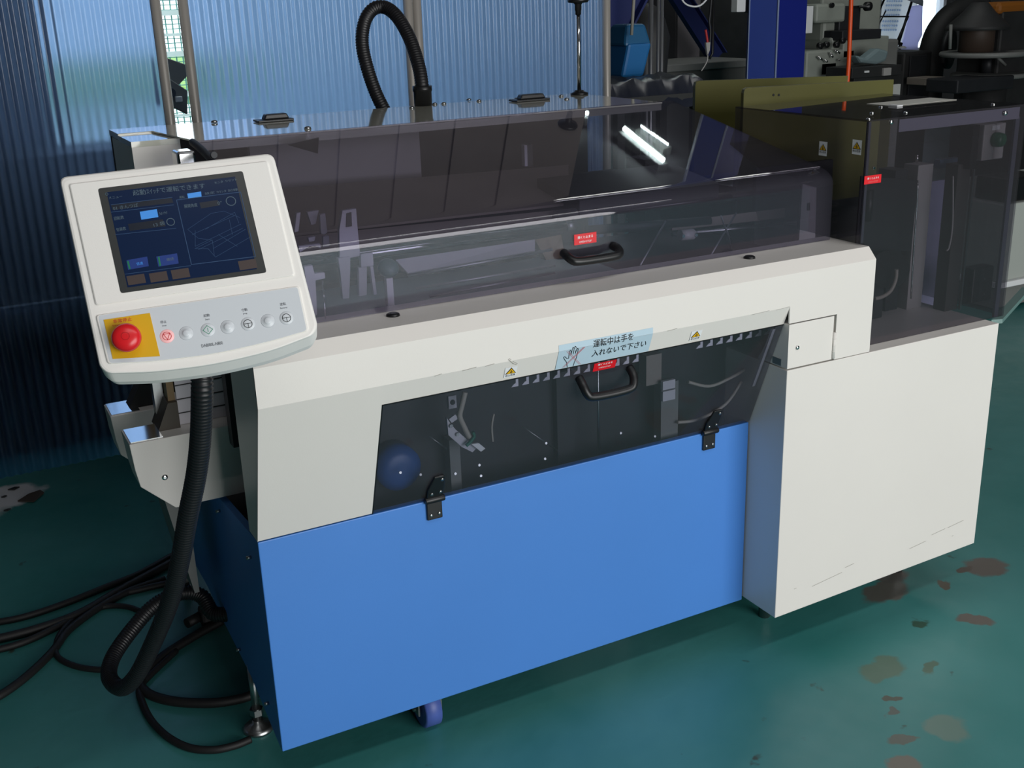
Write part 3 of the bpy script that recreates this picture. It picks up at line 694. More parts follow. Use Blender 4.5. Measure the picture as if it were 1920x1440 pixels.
mb = MB(); mb.lathe((a.x+.004, .03, (a.z+b.z)/2), (0, -1, 0), [(.006, 0), (.005, .003)], 12); mb.build('screw', BLACK, sb)
mb = MB(); mb.plate([PY(u, v, .0) for u, v in ((838, 784), (846, 796), (855, 806), (878, 826), (896, 838), (886, 848), (866, 838), (841, 816))], .01, (0, 1, 0)); br2 = mb.build('cranked_bracket', LILAC, mac)
for (u, v) in ((845, 798), (857, 814)): mb = MB(); mb.lathe(PY(u, v, -.001), (0, -1, 0), [(.005, 0), (.004, .004)], 10); mb.build('screw', STEEL, br2)
mb = MB(); mb.plate([PY(u, v, -.004) for u, v in ((842, 786), (854, 777), (859, 785), (847, 793))], .006, (0, 1, 0)); mb.build('clip', LILAC, mac)
mb = MB(); mb.plate([PY(u, v, -.01) for u, v in ((884, 833), (898, 831), (910, 841), (902, 847))], .006, (0, 1, 0)); mb.build('cable_tag', LABW, mac)
mb = MB(); mb.tube(smooth_path([PY(u, v, -.005) for u, v in ((872, 735), (866, 760), (862, 780), (870, 800), (880, 820))], 5), .006, 10); mb.build('air_tube', CREAMH, mac)
mb = MB(); mb.tube(smooth_path([PY(u, v, -.012) for u, v in ((874, 836), (882, 828), (889, 818), (886, 810))], 4), .004, 8); mb.build('cable_tie', TIE, mac)
mb = MB(); mb.tube(smooth_path([PY(u, v, .03) for u, v in ((926, 776), (922, 800), (924, 828))], 4), .0025, 8); mb.build('air_tube', CREAMH, mac)
mb = MB(); mb.tube(smooth_path([PY(u, v, .03) for u, v in ((1290, 716), (1330, 724), (1370, 708), (1400, 690), (1420, 668))], 5), .004, 8); mb.build('air_tube', CREAMH, mac)
mb = MB(); mb.tube(smooth_path([PY(u, v, .03) for u, v in ((1270, 792), (1310, 786), (1360, 758), (1390, 715))], 5), .004, 8); mb.build('air_tube', CREAMH, mac)
a = PY(1121, 690, .05); mb = MB(); mb.cyl((a.x, .05, .475), (a.x, .05, .77), .003, 8); mb.build('vertical_rod', STEEL, mac)
for (u0, u1, v0, v1, y, m) in ((842, 865, 826, 890, .06, GREY), (1212, 1240, 668, 718, .05, TAUPE), (1240, 1270, 720, 850, .04, GREY), (1043, 1075, 700, 870, .08, DARK)):
    a, b = PY(u0, v0, y), PY(u1, v1, y); mb = MB(); mb.box(a.x, b.x, y, y+.03, min(b.z, a.z, .72) if v1 < 720 else .44, a.z); mb.build('upright_post', m, mac)
for (v0, v1) in ((716, 727), (735, 748)):
    a, b = PY(1243, v0, .03), PY(1266, v1, .03); mb = MB(); mb.box(a.x, b.x, .03, .039, b.z, a.z); mb.build('terminal_block', LILAC, mac)
p = PY(745, 868, .06); mb = MB(); mb.lathe((p.x, .1, p.z-.01), (0, -1, 0), [(.05, 0), (.05, .05), (.03, .06), (.012, .061)], 24); mb.build('motor_pulley', mat('blue_motor_paint', (40, 84, 150), .4), mac)
for (u, v) in ((788, 890), (853, 888), (898, 872), (1023, 831), (1021, 860), (1163, 812), (1227, 818), (901, 892), (750, 886)):
    mb = MB(); mb.lathe(PY(u, v, .02), (0, -1, .3), [(.0035, 0), (.003, .003)], 8); mb.build('bolt_head', STEEL, mac)
mb = MB(); mb.box(.2, LX, .01, .04, .44, .475); mb.build('front_sill', DARK, mac)
mb = MB(); a, b = PY(980, 800, .05), PY(1045, 845, .05); mb.cyl(a, b, .0015, 6); a, b = PY(805, 818, .05), PY(838, 842, .05); mb.cyl(a, b, .0015, 6); mb.build('thin_rod', STEEL, mac)
mb = MB(); mb.hexa([(LX-.012, -.085, .76), (LX-.004, -.085, .76), (LX-.004, -.02, .60), (LX-.012, -.02, .60)], [(LX-.012, -.078, .76), (LX-.004, -.078, .76), (LX-.004, -.013, .60), (LX-.012, -.013, .60)]); mb.build('cover_stop', LILAC, mac)

# ---- left end: infeed arms and the ruled guide between them
def arm(y0, y1, px, zc, name='infeed_arm'):
    """px: x of tip; zc: z of top front edge at the tip"""
    mb = MB()
    A = [(px, zc-.065), (px+.006, zc-.003), (.6, zc+.018), (.6, zc-.145), (px+.075, zc-.16), (px+.0, zc-.095)]
    A = [(px, zc-.06), (px-.004, zc-.0), (.5, zc+.0), (.5, zc-.165), (px+.072, zc-.165), (px+.006, zc-.10)]
    mb.hexa([(x, y0, z) for x, z in A], [(x, y1, z) for x, z in A])
    o = mb.build(name, WHITE, mac, .0015)
    return o
a1 = arm(.30, .40, -.172, .645)
m2 = MB(); m2.box(-.172, -.105, .305, .395, .6452, .6475); m2.build('chrome_cap', CHROME, a1)
m2 = MB(); p = PY(309, 895, .30); m2.lathe(p, (0, -1, 0), [(.007, 0), (.0065, .002), (.003, .003)], 14); m2.build('screw', CHROME, a1)
a2 = arm(.62, .72, -.165, .605)
m2 = MB(); m2.box(-.165, -.10, .625, .715, .6052, .6075); m2.build('chrome_cap', CHROME, a2)
mb = MB(); mb.hexa([(-.105, .42, .46), (-.055, .42, .46), (-.055, .42, .2), (-.066, .42, .2)], [(-.105, .58, .46), (-.055, .58, .46), (-.055, .58, .2), (-.066, .58, .2)]); mb.build('arm_bracket', GREY, mac)
a, b = PY(326, 712, .36), PY(440, 690, .36)
mb = MB(); mb.box(a.x, .12, .36, .366, .646, .86); rp = mb.build('ruled_plate', LILAC, mac)
for z in (.672, .704, .736, .768, .80, .832):
    m2 = MB(); m2.box(a.x, .12, .3585, .36, z, z+.0022); m2.build('ruled_line', INK, rp)
mb = MB(); mb.hexa([(a.x-.05, .345, .645), (a.x-.002, .345, .645), (a.x-.002, .345, .705), (a.x-.022, .345, .705)], [(a.x-.05, .42, .645), (a.x-.002, .42, .645), (a.x-.002, .42, .705), (a.x-.022, .42, .705)]); mb.build('guide_foot', mat('dark_brown_block', (64, 58, 48), .5), mac)
mb = MB(); mb.box(a.x-.018, a.x-.003, .36, .40, .70, .92); mb.build('brass_guide', TAN, mac)
mb = MB(); mb.box(a.x-.04, a.x-.02, .40, .43, .66, .92); mb.build('steel_guide', STEEL, mac)
mb = MB(); mb.box(-.085, -.065, .66, .70, .62, .92); mb.build('brass_guide', TAN, mac)
mb = MB(); mb.hexa([(-.12, .65, .607), (-.06, .65, .607), (-.06, .65, .67), (-.085, .65, .67)], [(-.12, .70, .607), (-.06, .70, .607), (-.06, .70, .67), (-.085, .70, .67)]); mb.build('guide_foot', DARKM, mac)
mb = MB(); mb.box(.04, .055, .10, .14, .46, .9); mb.build('dark_upright', mat('dark_brown_steel', (58, 52, 50), .5), mac)
mb = MB(); mb.box(.03, .06, .25, .285, .61, .9); mb.build('dark_upright', DARK, mac)

# ---- feet and caster
mb = MB(); fx, fy = .010, .262
mb.cyl((fx, fy, -.085), (fx, fy, .07), .0095, 14); ft = mb.build('levelling_foot', STEEL, mac)
mb = MB(); mb.cyl((fx, fy, -.068), (fx, fy, -.052), .0165, 6, smooth=False); mb.build('nut', STEEL, ft)
mb = MB(); mb.lathe((fx, fy, ZF), (0, 0, 1), [(.036, 0), (.037, .006), (.030, .013), (.014, .020), (.012, .028)], 24); mb.build('foot_pad', STEEL, ft)
cx, cy = .368, .078
mb = MB(); mb.tube([(cx-.021, cy, ZF+.05), (cx-.018, cy, ZF+.05), (cx+.018, cy, ZF+.05), (cx+.021, cy, ZF+.05)], [.043, .0495, .0495, .043], 28); ca = mb.build('caster_wheel', CASTER, mac)
mb = MB(); mb.box(cx-.03, cx-.026, cy-.02, cy+.03, ZF+.04, .06); mb.box(cx+.026, cx+.03, cy-.02, cy+.03, ZF+.04, .06); mb.box(cx-.035, cx+.035, cy-.035, cy+.045, .05, .06)
mb.cyl((cx-.036, cy, ZF+.05), (cx+.036, cy, ZF+.05), .006, 10); mb.build('caster_fork', STEEL, ca)
c2 = clone(ca, mac, (.78, .82, 0)); 
for ch in list(ca.children):
    k = ch.copy(); COL.objects.link(k); k.parent = c2; k.matrix_parent_inverse = Matrix.Identity(4)
f2 = clone(ft, mac, (0, .75, 0))
for ch in list(ft.children):
    k = ch.copy(); COL.objects.link(k); k.parent = f2; k.matrix_parent_inverse = Matrix.Identity(4)

# ------------------------------------------------------------------ delivery unit on the right
du = thing('delivery_unit', 'cream cabinet with a smoked acrylic guard box at the right end of the machine', 'machine', (1.6, .2, ZF))
mb = MB(); A = [(LX+.001, -D, .0085), (WX, -D, .0285), (WX, .55, .0285), (LX+.001, .55, .0085)]
mb.hexa(A, [(x, y, TW) for x, y, z in A]); cab = mb.build('cabinet', WHITE, du, .0015)
mb = MB(); mb.recalc = False
for (x, z, l) in ((1.36, .065, .10), (1.47, .088, .03), (1.30, .075, .008), (1.70, .08, .06), (1.78, .1, .05), (1.84, .106, .06), (1.86, .075, .006)):
    mb.ribbon([(x, z), (x+l, z+l*.12)], .0009, FR)
mb.build('scuff_mark', mat('scuffed_paint', (158, 155, 148), .6), cab)['kind'] = 'stuff'
for (x, y) in ((LX+.12, .05), (WX-.1, .05), (LX+.12, .48), (WX-.1, .48)): mb = MB(); mb.cyl((x, y, ZF), (x, y, .03), .016, 12); mb.build('leg', STEEL, du)
GX0, GX1, GY0, GY1, GZ = 1.488, 2.02, -.085, .40, 1.218
def acr(name, *b): m_ = MB(); m_.box(*b); return m_.build(name, GUARD, du)
m_ = MB(); A = [(GX0, .929), (R1+.001, .929), (R1+.001, TW+.001), (GX1, TW+.001), (GX1, GZ), (GX0, GZ)]
m_.hexa([(x, GY0, z) for x, z in A], [(x, GY0+.004, z) for x, z in A]); g1 = m_.build('guard_front', GUARD, du); g2 = acr('guard_side', GX0, GX0+.004, GY0+.005, GY1, .93, GZ)
g3 = acr('guard_top', GX0, GX1, GY0+.005, GY1, GZ-.004, GZ); g4 = acr('guard_end', GX1-.004, GX1, GY0+.005, GY1, TW+.001, GZ-.005)
mb = MB(); mb.box(GX0+.10, GX1-.02, GY0+.0045, GY0+.006, GZ-.035, GZ-.006); mb.build('stiffener_strip', mat('violet_grey_strip', (150, 148, 165), .4), g1)
mb = MB(); mb.box(GX1-.03, GX1-.015, GY0+.005, GY0+.012, TW, GZ-.03); mb.box(GX0+.004, GX0+.012, GY0+.005, GY0+.012, .93, GZ-.005); mb.build('corner_strip', mat('clear_corner', (96, 98, 112), .3), g1)
for (u, v) in ((1671, 229), (1885, 212)):
    p = PY(u, v, GY0); mb = MB(); mb.lathe((p.x, GY0, p.z), (0, -1, 0), [(.006, 0), (.005, .003), (.002, .004)], 12); mb.build('screw', CHROME, g1)
for (x, y) in ((1.60, .02), (1.72, .11), (1.66, -.03), (1.95, -.04), (1.50, -.07)):
    mb = MB(); mb.lathe((x, y, GZ), (0, 0, 1), [(.006, 0), (.005, .003), (.002, .004)], 12); mb.build('screw', CHROME, g3)
mb = MB(); mb.box(1.484, 1.537, GY0-.0012, GY0-.0003, 1.071, 1.0905); mb.build('red_label', RED, g1)
lettering('開くと止まる', 1.511, 1.084, .036, .005, lambda a, b: Vector((a, GY0-.0018, b)), LABW, g1)
lettering('OPEN=STOP', 1.511, 1.0755, .030, .0036, lambda a, b: Vector((a, GY0-.0018, b)), mat('pink_ink', (236, 120, 120), .4), g1)
p = PY(1638, 315, GY0); mb = MB(); mb.lathe((p.x, GY0, p.z), (0, -1, 0), [(.004, 0), (.003, .003)], 10); mb.build('screw', CHROME, g1)
mpl = lambda a, b, c: Vector((GX0-c, -a, b))
warn_sticker(mpl, -.060, 1.140, .028, .034, g2 and du); warn_sticker(mpl, .052, 1.154, .030, .034, du)
# contents
def dpart(name, m, *b, bev=.001): m_ = MB(); m_.box(*b); return m_.build(name, m, du, bev)
dpart('column', LGREY, 1.86, 1.915, .10, .15, TW, 1.06); dpart('dark_column', DARK, 1.80, 1.845, .12, .18, TW, 1.05)
dpart('inner_panel', DARK, 1.51, 1.78, .33, .345, TW, 1.06); dpart('lilac_panel', mat('lilac_panel', (150, 150, 180), .4), 1.94, 1.975, .20, .205, TW+.06, .98)
dpart('end_panel', mat('lilac_end_panel', (140, 138, 170), .4), 2.04, 2.20, .24, .25, .60, .98)
a, b = PY(1830, 292, .02), PY(1802, 590, .02); mb = MB(); mb.box(a.x-.003, a.x+.003, .02, .026, TW, a.z); mb.build('steel_strip', STEEL, du)
mb = MB(); mb.box(a.x-.05, a.x-.004, .03, .07, TW, a.z-.02); mb.build('brown_post', mat('brown_grey_post', (66, 62, 60), .5), du)
a, b = PY(1721, 342, .06), PY(1708, 560, .06); mb = MB(); mb.tube(smooth_path([a, PY(1718, 400, .06), PY(1713, 470, .06), b], 4), .0022, 8); mb.build('thin_rod', CHROME, du)
mb = MB(); q = [PY(u, v, .10) for u, v in ((1615, 330), (1722, 338), (1708, 470), (1604, 470))]; mb.plate(q, .004, (0, 1, 0)); sl = mb.build('slotted_plate', DARK, du)
q0, q1 = PY(1630, 357, .095), PY(1626, 414, .095); mb = MB(); mb.tube([q0, q1], .012, 12); mb.build('slot', BLACK, sl)
q0, q1 = PY(1637, 357, .096), PY(1633, 414, .096); mb = MB(); mb.tube([q0, q1], .0025, 8); mb.build('slot_edge', ALU, sl)
mb = MB(); mb.tube(smooth_path([PY(u, v, .02) for u, v in ((1640, 560), (1655, 556), (1670, 545), (1679, 525), (1681, 505))], 5), .005, 10); mb.build('air_tube', CREAMH, du)
mb = MB(); mb.cyl(PY(1668, 505, .05), PY(1668, 505, .15), .05, 20); mb.build('dark_pulley', DARKM, du)
mb = MB(); mb.box(1.60, 1.75, .08, .2, TW, .80); mb.build('drive_block', DARK, du, .004)
p = PY(1720, 290, .12); mb = MB(); mb.cyl(p, p+Vector((0, 0, -.02)), .004, 8); mb.build('chrome_pin', CHROME, du)
mb = MB(); a, b = PY(1763, 300, .1), PY(1806, 306, .1); mb.box(a.x, b.x, .1, .12, b.z-.006, a.z); mb.build('top_bracket', mat('blue_grey_bracket', (110, 130, 160), .4), du)
mb = MB(); mb.tube(smooth_path([PY(1787, 330, .03), PY(1786, 420, .03), PY(1780, 462, .03), PY(1775, 470, .03)], 5), .0022, 8); mb.build('sensor_wire', LGREY, du)
# start-button box
a, b = PY(1847, 234, .0), PY(1886, 296, .0)
mb = MB(); mb.box(a.x, b.x-.012, 0, .05, b.z, a.z); sw = mb.build('switch_box', LGREY, du, .003)
p = PY(1872, 262, -.01); mb = MB(); mb.lathe((p.x, 0, p.z), (0, -1, 0), [(.019, 0), (.019, .010), (.017, .022), (.006, .025)], 24); mb.build('green_button', GREEN, sw)
mb = MB(); mb.box(p.x-.016, p.x+.012, -.001, 0, p.z+.024, p.z+.036); mb.build('button_plate', LABW, sw)
mb = MB(); mb.box(a.x-.03, a.x-.006, .01, .05, b.z-.02, a.z); mb.build('box_mount', BLACK, sw)
a, b = PY(1827, 505, .05), PY(1858, 562, .05)
mb = MB(); mb.box(a.x, b.x, .05, .09, b.z, a.z); jb = mb.build('junction_box', BLACK, du, .004)
for (u, v) in ((1846, 523), (1845, 552)): mb = MB(); mb.lathe(PY(u, v, .05), (0, -1, 0), [(.003, 0), (.002, .002)], 8); mb.build('screw', STEEL, jb)
mb = MB(); mb.box(1.76, 1.99, .11, .20, GZ+.0005, GZ+.0015); mb.build('paper_strip', mat('off_white_strip', (205, 205, 196), .6), g3)
mb = MB(); mb.box(1.755, 1.775, .09, .12, GZ+.0005, GZ+.004); mb.build('white_tag', LABW, g3)
mb = MB(); a = PZ(1880, 598, TW); b = PZ(1935, 537, TW)
mb.hexa([(a.x-.03, a.y+.01, TW-.012), (a.x, a.y, TW-.012), (b.x, b.y, TW-.012), (b.x-.03, b.y+.01, TW-.012)], [(a.x-.03, a.y+.01, TW), (a.x, a.y, TW), (b.x, b.y, TW), (b.x-.03, b.y+.01, TW)])
mb.build('support_bar', mat('green_grey_bar', (110, 140, 136), .3), du)
# upright olive guide plates behind the guard
for (u0, v0, u1, v1, y, zb) in ((1395, 165, 1676, 149, .52, .90), (1304, 152, 1590, 142, .90, .95)):
    a, b = PY(u0, v0, y), PY(u1, v1, y); zt = (a.z+b.z)/2
    mb = MB(); mb.hexa([(a.x, y, zb), (b.x, y, zb), (b.x, y, b.z), (a.x+.012, y, a.z), (a.x+.003, y, a.z-.004), (a.x, y, a.z-.014)], [(a.x, y+.012, zb), (b.x, y+.012, zb), (b.x, y+.012, b.z), (a.x+.012, y+.012, a.z), (a.x+.003, y+.012, a.z-.004), (a.x, y+.012, a.z-.014)])
    o = mb.build('guide_plate', OLIVE, du)
    if y < .6:
        for u in (1450, 1460): m2 = MB(); m2.cyl(PY(u, 178, y), PY(u, 178, y)+Vector((0, -.002, 0)), .0035, 8); m2.build('bolt_hole', INK, o)
        m2 = MB(); m2.box(b.x, b.x+.03, y, y+.01, zb, b.z-.015); m2.build('end_tab', GREY, o)
mb = MB(); mb.box(1.52, 2.3, .56, .95, .86, .90); mb.build('outfeed_bed', DARK, du)
mb = MB(); mb.box(1.53, 2.28, .58, .94, .06, .86); mb.build('rear_housing', DARKM, du, .004)
mb = MB(); mb.box(1.505, 1.515, .42, .94, .06, 1.0); mb.build('dividing_plate', DARKM, du)
for (x, y) in ((1.6, .65), (2.2, .65), (1.6, .88), (2.2, .88)): mb = MB(); mb.cyl((x, y, ZF), (x, y, .07), .018, 12); mb.build('leg', STEEL, du)

# ------------------------------------------------------------------ operator terminal
TO = Vector((-.2157, -.1298, 1.2425)); TU = Vector((.976, -.2113, .052)); TN = Vector((-.2104, -.8555, .4731)); TV0 = Vector((.0555, .4727, .8795))
TV = TV0 - TU*.053
def T(a, b, c=0.): return TO + TU*a + TV*b + TN*c
def PT(u, v, c=0.):
    q = ray(u, v); o2 = TO+TN*c; s = ((o2-CAM).dot(TN))/q.dot(TN); X = CAM+q*s-o2
    b = X.dot(TV0); return X.dot(TU)+.053*b, b
ter = thing('operator_terminal', 'white operator touch-screen terminal with red emergency button, left front of the machine', 'control panel', tuple(T(.11, -.33, -.03)))
def rounded(pts, r, n=5):
    out = []; N = len(pts)
    for i in range(N):
        p = Vector(pts[i]); a = Vector(pts[i-1]); b = Vector(pts[(i+1) % N]); rr = r[i] if isinstance(r, list) else r
        d1 = (a-p).normalized(); d2 = (b-p).normalized(); rr = min(rr, (a-p).length*.45, (b-p).length*.45)
        A = p+d1*rr; B = p+d2*rr
        for k in range(n+1):
            t = k/n; out.append(A*(1-t)**2+p*2*t*(1-t)+B*t*t)
    return [(q.x, q.y) for q in out]
def inset(pts, d):
    c = Vector((sum(p[0] for p in pts)/len(pts), sum(p[1] for p in pts)/len(pts)))
    sx = 1-d/.17; sy = 1-d/.16
    return [(c.x+(p[0]-c.x)*sx, c.y+(p[1]-c.y)*sy) for p in pts]
bot = [(.2884, -.2755), (.2775, -.2895), (.2085, -.3045), (.15, -.3095), (.1015, -.3115), (.0203, -.3085), (-.0445, -.2990), (-.0546, -.2865)]
outl = rounded([(-.0540, .0285), (.2835, .0265)] + bot, [.012, .014, .012, .012, .03, .03, .03, .03, .018, .014])
def loft(layers, name, m, parent):
    mb = MB(); n = len(layers[0][0]); vs = []; fs = []
    for pts, c in layers: vs += [T(x, y, c) for x, y in pts]
    for i in range(len(layers)-1):
        for k in range(n): k2 = (k+1) % n; fs.append((i*n+k, i*n+k2, (i+1)*n+k2, (i+1)*n+k))
    fs += [tuple(reversed(range(n))), tuple((len(layers)-1)*n+k for k in range(n))]
    mb.add(vs, fs); return mb.build(name, m, parent)
low = lambda pts, d: [(x, y-d*min(1, max(0, (-.2-y)/.08))) for x, y in pts]
hs = loft([(low(inset(outl, .012), .012), -.052), (low(inset(outl, .004), .012), -.046), (low(inset(outl, .001), .009), -.03), (outl, -.006), (outl, -.003), (inset(outl, .0015), -.0008), (inset(outl, .0045), 0)], 'housing', TERM, ter)
fr_ = rounded([(-.0413, .0137), (.2712, .0125), (.2707, -.1868), (-.0405, -.1888)], .004, 3)
sf = loft([(fr_, 0), (fr_, .0022), (inset(fr_, .002), .0032)], 'screen_frame', TERM, ter)
sc_ = rounded([(0, 0), (.228, 0), (.228, -.1758), (0, -.1758)], .004, 3)
scr = loft([(sc_, .003), (sc_, .0036)], 'touch_screen', LCDBZ, ter)
lc = [(.012, -.008), (.214, -.008), (.214, -.168), (.012, -.168)]
loft([(lc, .0037), (lc, .0040)], 'display', LCD, scr)
def S(c): return lambda a, b: T(a, b, c)
def flat(name, pts, m, c, parent=scr):
    mb = MB(); mb.recalc = False; mb.poly2([PT(u, v, c) for u, v in pts], S(c)); return mb.build(name, m, parent)
flat('highlight_field', [(262, 397), (294, 392), (297, 407), (265, 412)], LCDL, .0044); flat('highlight_tab', [(351, 363), (377, 359), (378, 369), (353, 373)], LCDL, .0044)
flat('value_field', [(240, 420), (305, 411), (311, 424), (243, 433)], LCDK, .0043); flat('value_field', [(374, 380), (408, 375), (412, 385), (377, 391)], LCDK, .0043); flat('value_field', [(208, 384), (322, 371), (325, 380), (211, 394)], LCDK, .0043)
flat('soft_key', [(237, 488), (276, 481), (279, 499), (240, 506)], LCDN, .0044); flat('soft_key', [(293, 481), (332, 475), (335, 494), (297, 500)], LCDN, .0044)
for u, v in ((237, 516), (279, 511), (320, 505), (446, 488)): flat('soft_key', [(u, v+2), (u+33, v-3), (u+37, v+14), (u+4, v+19)], LCDB, .0044)
flat('key_marker', [(238, 490), (241, 489), (245, 504), (242, 505)], GREEN, .0047); flat('key_marker', [(296, 482), (299, 481), (302, 498), (299, 499)], GREEN, .0047)
mb = MB(); mb.recalc = False; R_ = lambda pts, w=.0008, closed=False: mb.ribbon([PT(u, v, .0045) for u, v in pts], w, S(.0045), closed)
R_([(331, 375), (451, 360), (479, 481), (359, 496)], .0011, True); R_([(208, 384), (323, 370)]); R_([(208, 398), (326, 384)]); R_([(216, 440), (330, 428)]); R_([(235, 514), (358, 498)])
for pts in ([(352, 430), (396, 400), (420, 396), (450, 408)], [(360, 440), (440, 404)], [(366, 462), (452, 420)], [(372, 468), (455, 428)], [(352, 430), (372, 447), (398, 450), (366, 466)], [(385, 430), (440, 398), (448, 418)], [(365, 466), (390, 466), (404, 482), (470, 444)], [(400, 466), (460, 430)], [(398, 450), (402, 480)], [(410, 440), (445, 462)], [(366, 432), (366, 462)], [(430, 412), (436, 440)]): R_(pts, .0005)
mb.build('screen_lines', LCDLN, scr)
def stext(s, u0, v0, u1, v1, h, m=LCDT):
    A = Vector(PT(u0, v0, .0046)); B = Vector(PT(u1, v1, .0046)); d = (B-A); w2 = d.length; d /= w2; n2 = Vector((-d.y, d.x))
    lettering(s, 0, 0, w2, h, lambda a, b: T(*((A+B)/2+d*a+n2*b), .0046), m, scr)
stext('起動ｽｲｯﾁで運転できます', 249, 362, 384, 348, .0092)
stext('01 きんつば', 212, 391, 259, 384, .0066); stext('回転数', 214, 410, 232, 407, .006); stext('包装数', 218, 431, 236, 428, .006); stext('分/分', 298, 401, 314, 398, .005); stext('13 袋', 288, 422, 309, 418, .0066)
stext('展開角度', 345, 387, 370, 384, .0064); stext('0°', 408, 381, 416, 380, .0062); stext('運転', 336, 370, 346, 369, .0042); stext('設定 ｶｳﾝﾀ 記録', 384, 363, 446, 355, .0042); stext('メニュー', 204, 371, 229, 368, .004); stext('ﾓﾆﾀ ﾘｾｯﾄ', 402, 343, 444, 336, .004)
stext('低速', 256, 495, 268, 493, .0052, LCDL); stext('連続', 312, 487, 326, 485, .0052, LCDT)
for (u, v, r) in ((320, 416, .006), (433, 377, .0075), (200, 364, .002)):
    a, b = PT(u, v, .0046); mb = MB(); mb.recalc = False
    mb.ribbon([(a+r*math.cos(k*math.pi/8), b+r*math.sin(k*math.pi/8)) for k in range(16)], .0011, S(.0047), True); mb.build('round_key', LCDT, scr)
# keypad
kp = rounded([(-.0437, -.205), (.274, -.2057), (.2722, -.281), (.2113, -.2891), (.155, -.2935), (.105, -.2954), (.0238, -.2916), (-.0415, -.2845)], [.005, .005, .005, .02, .02, .02, .02, .005], 3)
key = loft([(kp, 0), (kp, .0022), (inset(kp, .0015), .003)], 'keypad_plate', TERM, ter)
kq = inset(kp, .0035); loft([(kq, .003), (kq, .0034)], 'keypad_film', KEYP, key)
ys = [(-.0335, -.2143), (.0365, -.2143), (.0375, -.2855), (-.0325, -.2785)]
ep = loft([(ys, .0034), (ys, .0042)], 'emergency_plate', ESTOPY, ter)
lettering('非常停止', -.006, -.2195, .028, .0062, S(.0047), INKR, ep); lettering('Emergency', -.010, -.2262, .024, .003, S(.0047), INKR, ep)
ec = T(-.0045, -.2525, .0042)
mb = MB(); mb.lathe(ec, TN, [(.014, 0), (.014, .010), (.0215, .012), (.0225, .016), (.0222, .022), (.019, .027), (.012, .0295), (.003, .0302)], 32); eb = mb.build('emergency_button', ESTOPR, ter)
mb = MB(); mb.recalc = False
ecc = ec+TN*.0308
for r in (.006,):
    mb.ribbon([(r*math.cos(k*math.pi/10), r*math.sin(k*math.pi/10)) for k in range(20)], .0005, lambda a, b: ecc+TU*a+TV*b-TN*.0004, True)
mb.build('button_ring', mat('dark_red_print', (160, 20, 26), .4), eb)
bx = [.0544, .084, .1176, .1485, .1806, .2122, .2422]
for i, x in enumerate(bx):
    y = -.2555
    if i in (1, 3, 5):
        mb = MB(); mb.lathe(T(x, y, .0034), TN, [(.0112, 0), (.0105, .0004), (.0062, .0005), (.0058, .0012), (.004, .0021), (.001, .0024)], 22); mb.build('blank_button', KEYP, ter)
    else:
        mb = MB(); mb.lathe(T(x, y, .0034), TN, [(.0112, 0), (.0108, .0005), (.0102, .0006), (.0098, .0009), (.002, .0011)], 24)
        m_ = mat('lit_pink_ring', (250, 190, 190), .4, emit=.12) if i == 0 else KEYP
        nb = mb.build(('stop_button', '', 'start_button', '', 'jog_button', '', 'reverse_button')[i], m_, ter)
        ic_ = MB(); ic_.recalc = False; f = S(.0047); C = lambda r, n2=18: [(x+r*math.cos(k*2*math.pi/n2), y+r*math.sin(k*2*math.pi/n2)) for k in range(n2)]
        if i == 0: ic_.ribbon(C(.0066), .0009, f, True); ic_.ribbon([(x-.0048, y+.0036), (x+.0048, y+.0036), (x, y-.0058)], .0009, f, True); ic_.build('stop_icon', INKR, nb)
        elif i == 2: ic_.ribbon([(x-.0075, y), (x, y+.007), (x+.0075, y), (x, y-.007)], .0009, f, True); ic_.ribbon([(x, y-.003), (x, y+.003)], .001, f); ic_.build('start_icon', INKGR, nb)
        else: ic_.ribbon(C(.0066), .0009, f, True); ic_.ribbon([(x-.0064, y+.0004), (x+.0064, y+.0004)], .0009, f); ic_.ribbon([(x, y+.0004), (x, y-.0064)], .0009, f); ic_.build('mode_icon', INK, nb)
for x, jp, en in ((.054, '停止', 'Stop'), (.1206, '起動', 'Start'), (.180, '寸動', 'Jog'), (.2417, '逆転', 'Reverse')):
    lettering(jp, x, -.2318, .0095, .0048, S(.0040), INKG, key); lettering(en, x, -.2382, .0065 if len(en) < 6 else .011, .0028, S(.0040), INKG, key)
lettering('DA8000L-N800', .119, -.2798, .033, .0052, S(.0040), INKG, key)
# carrying arm behind the terminal
mb = MB(); mb.tube(smooth_path([T(.20, -.20, -.044), T(.20, -.20, -.09), (.03, .05, 1.02), (.05, .16, .99)], 5), .014, 12); mb.build('carrying_arm', GREY, ter)
mb = MB(); mb.lathe(T(.20, -.20, -.046), -TN, [(.035, 0), (.035, .012), (.02, .016)], 18); mb.build('swivel_joint', BLACK, ter)

# corrugated conduit hanging from the terminal, looped to the floor
cpts = [(378, 694, 1.86), (379, 740, 1.87), (376, 820, 1.93), (368, 890, 1.99), (352, 970, 2.06), (338, 1050, 2.14), (318, 1130, 2.24), (285, 1210, 2.36), (255, 1268, 2.44), (228, 1290, 2.5), (205, 1270, 2.56), (212, 1232, 2.62), (248, 1180, 2.68), (290, 1135, 2.72), (340, 1112, 2.75), (378, 1118, 2.76), (400, 1150, 2.74), (440, 1150, 2.72)]
path = smooth_path([PD(u, v, d) for u, v, d in cpts], 10)
mb = MB(); corrugate(mb, path, .0188, .0072, .0028)
co = mb.build('corrugated_conduit', HOSEM)
tag(co, 'black corrugated conduit hanging from the operator terminal and looping near the floor', 'conduit')
hp_ = [(725, 215, 3.40), (705, 175, 3.40), (688, 125, 3.40), (679, 80, 3.40), (684, 40, 3.40), (700, 17, 3.40), (722, 14, 3.40), (745, 32, 3.38), (768, 72, 3.36), (784, 120, 3.34), (790, 150, 3.33), (792, 172, 3.33)]
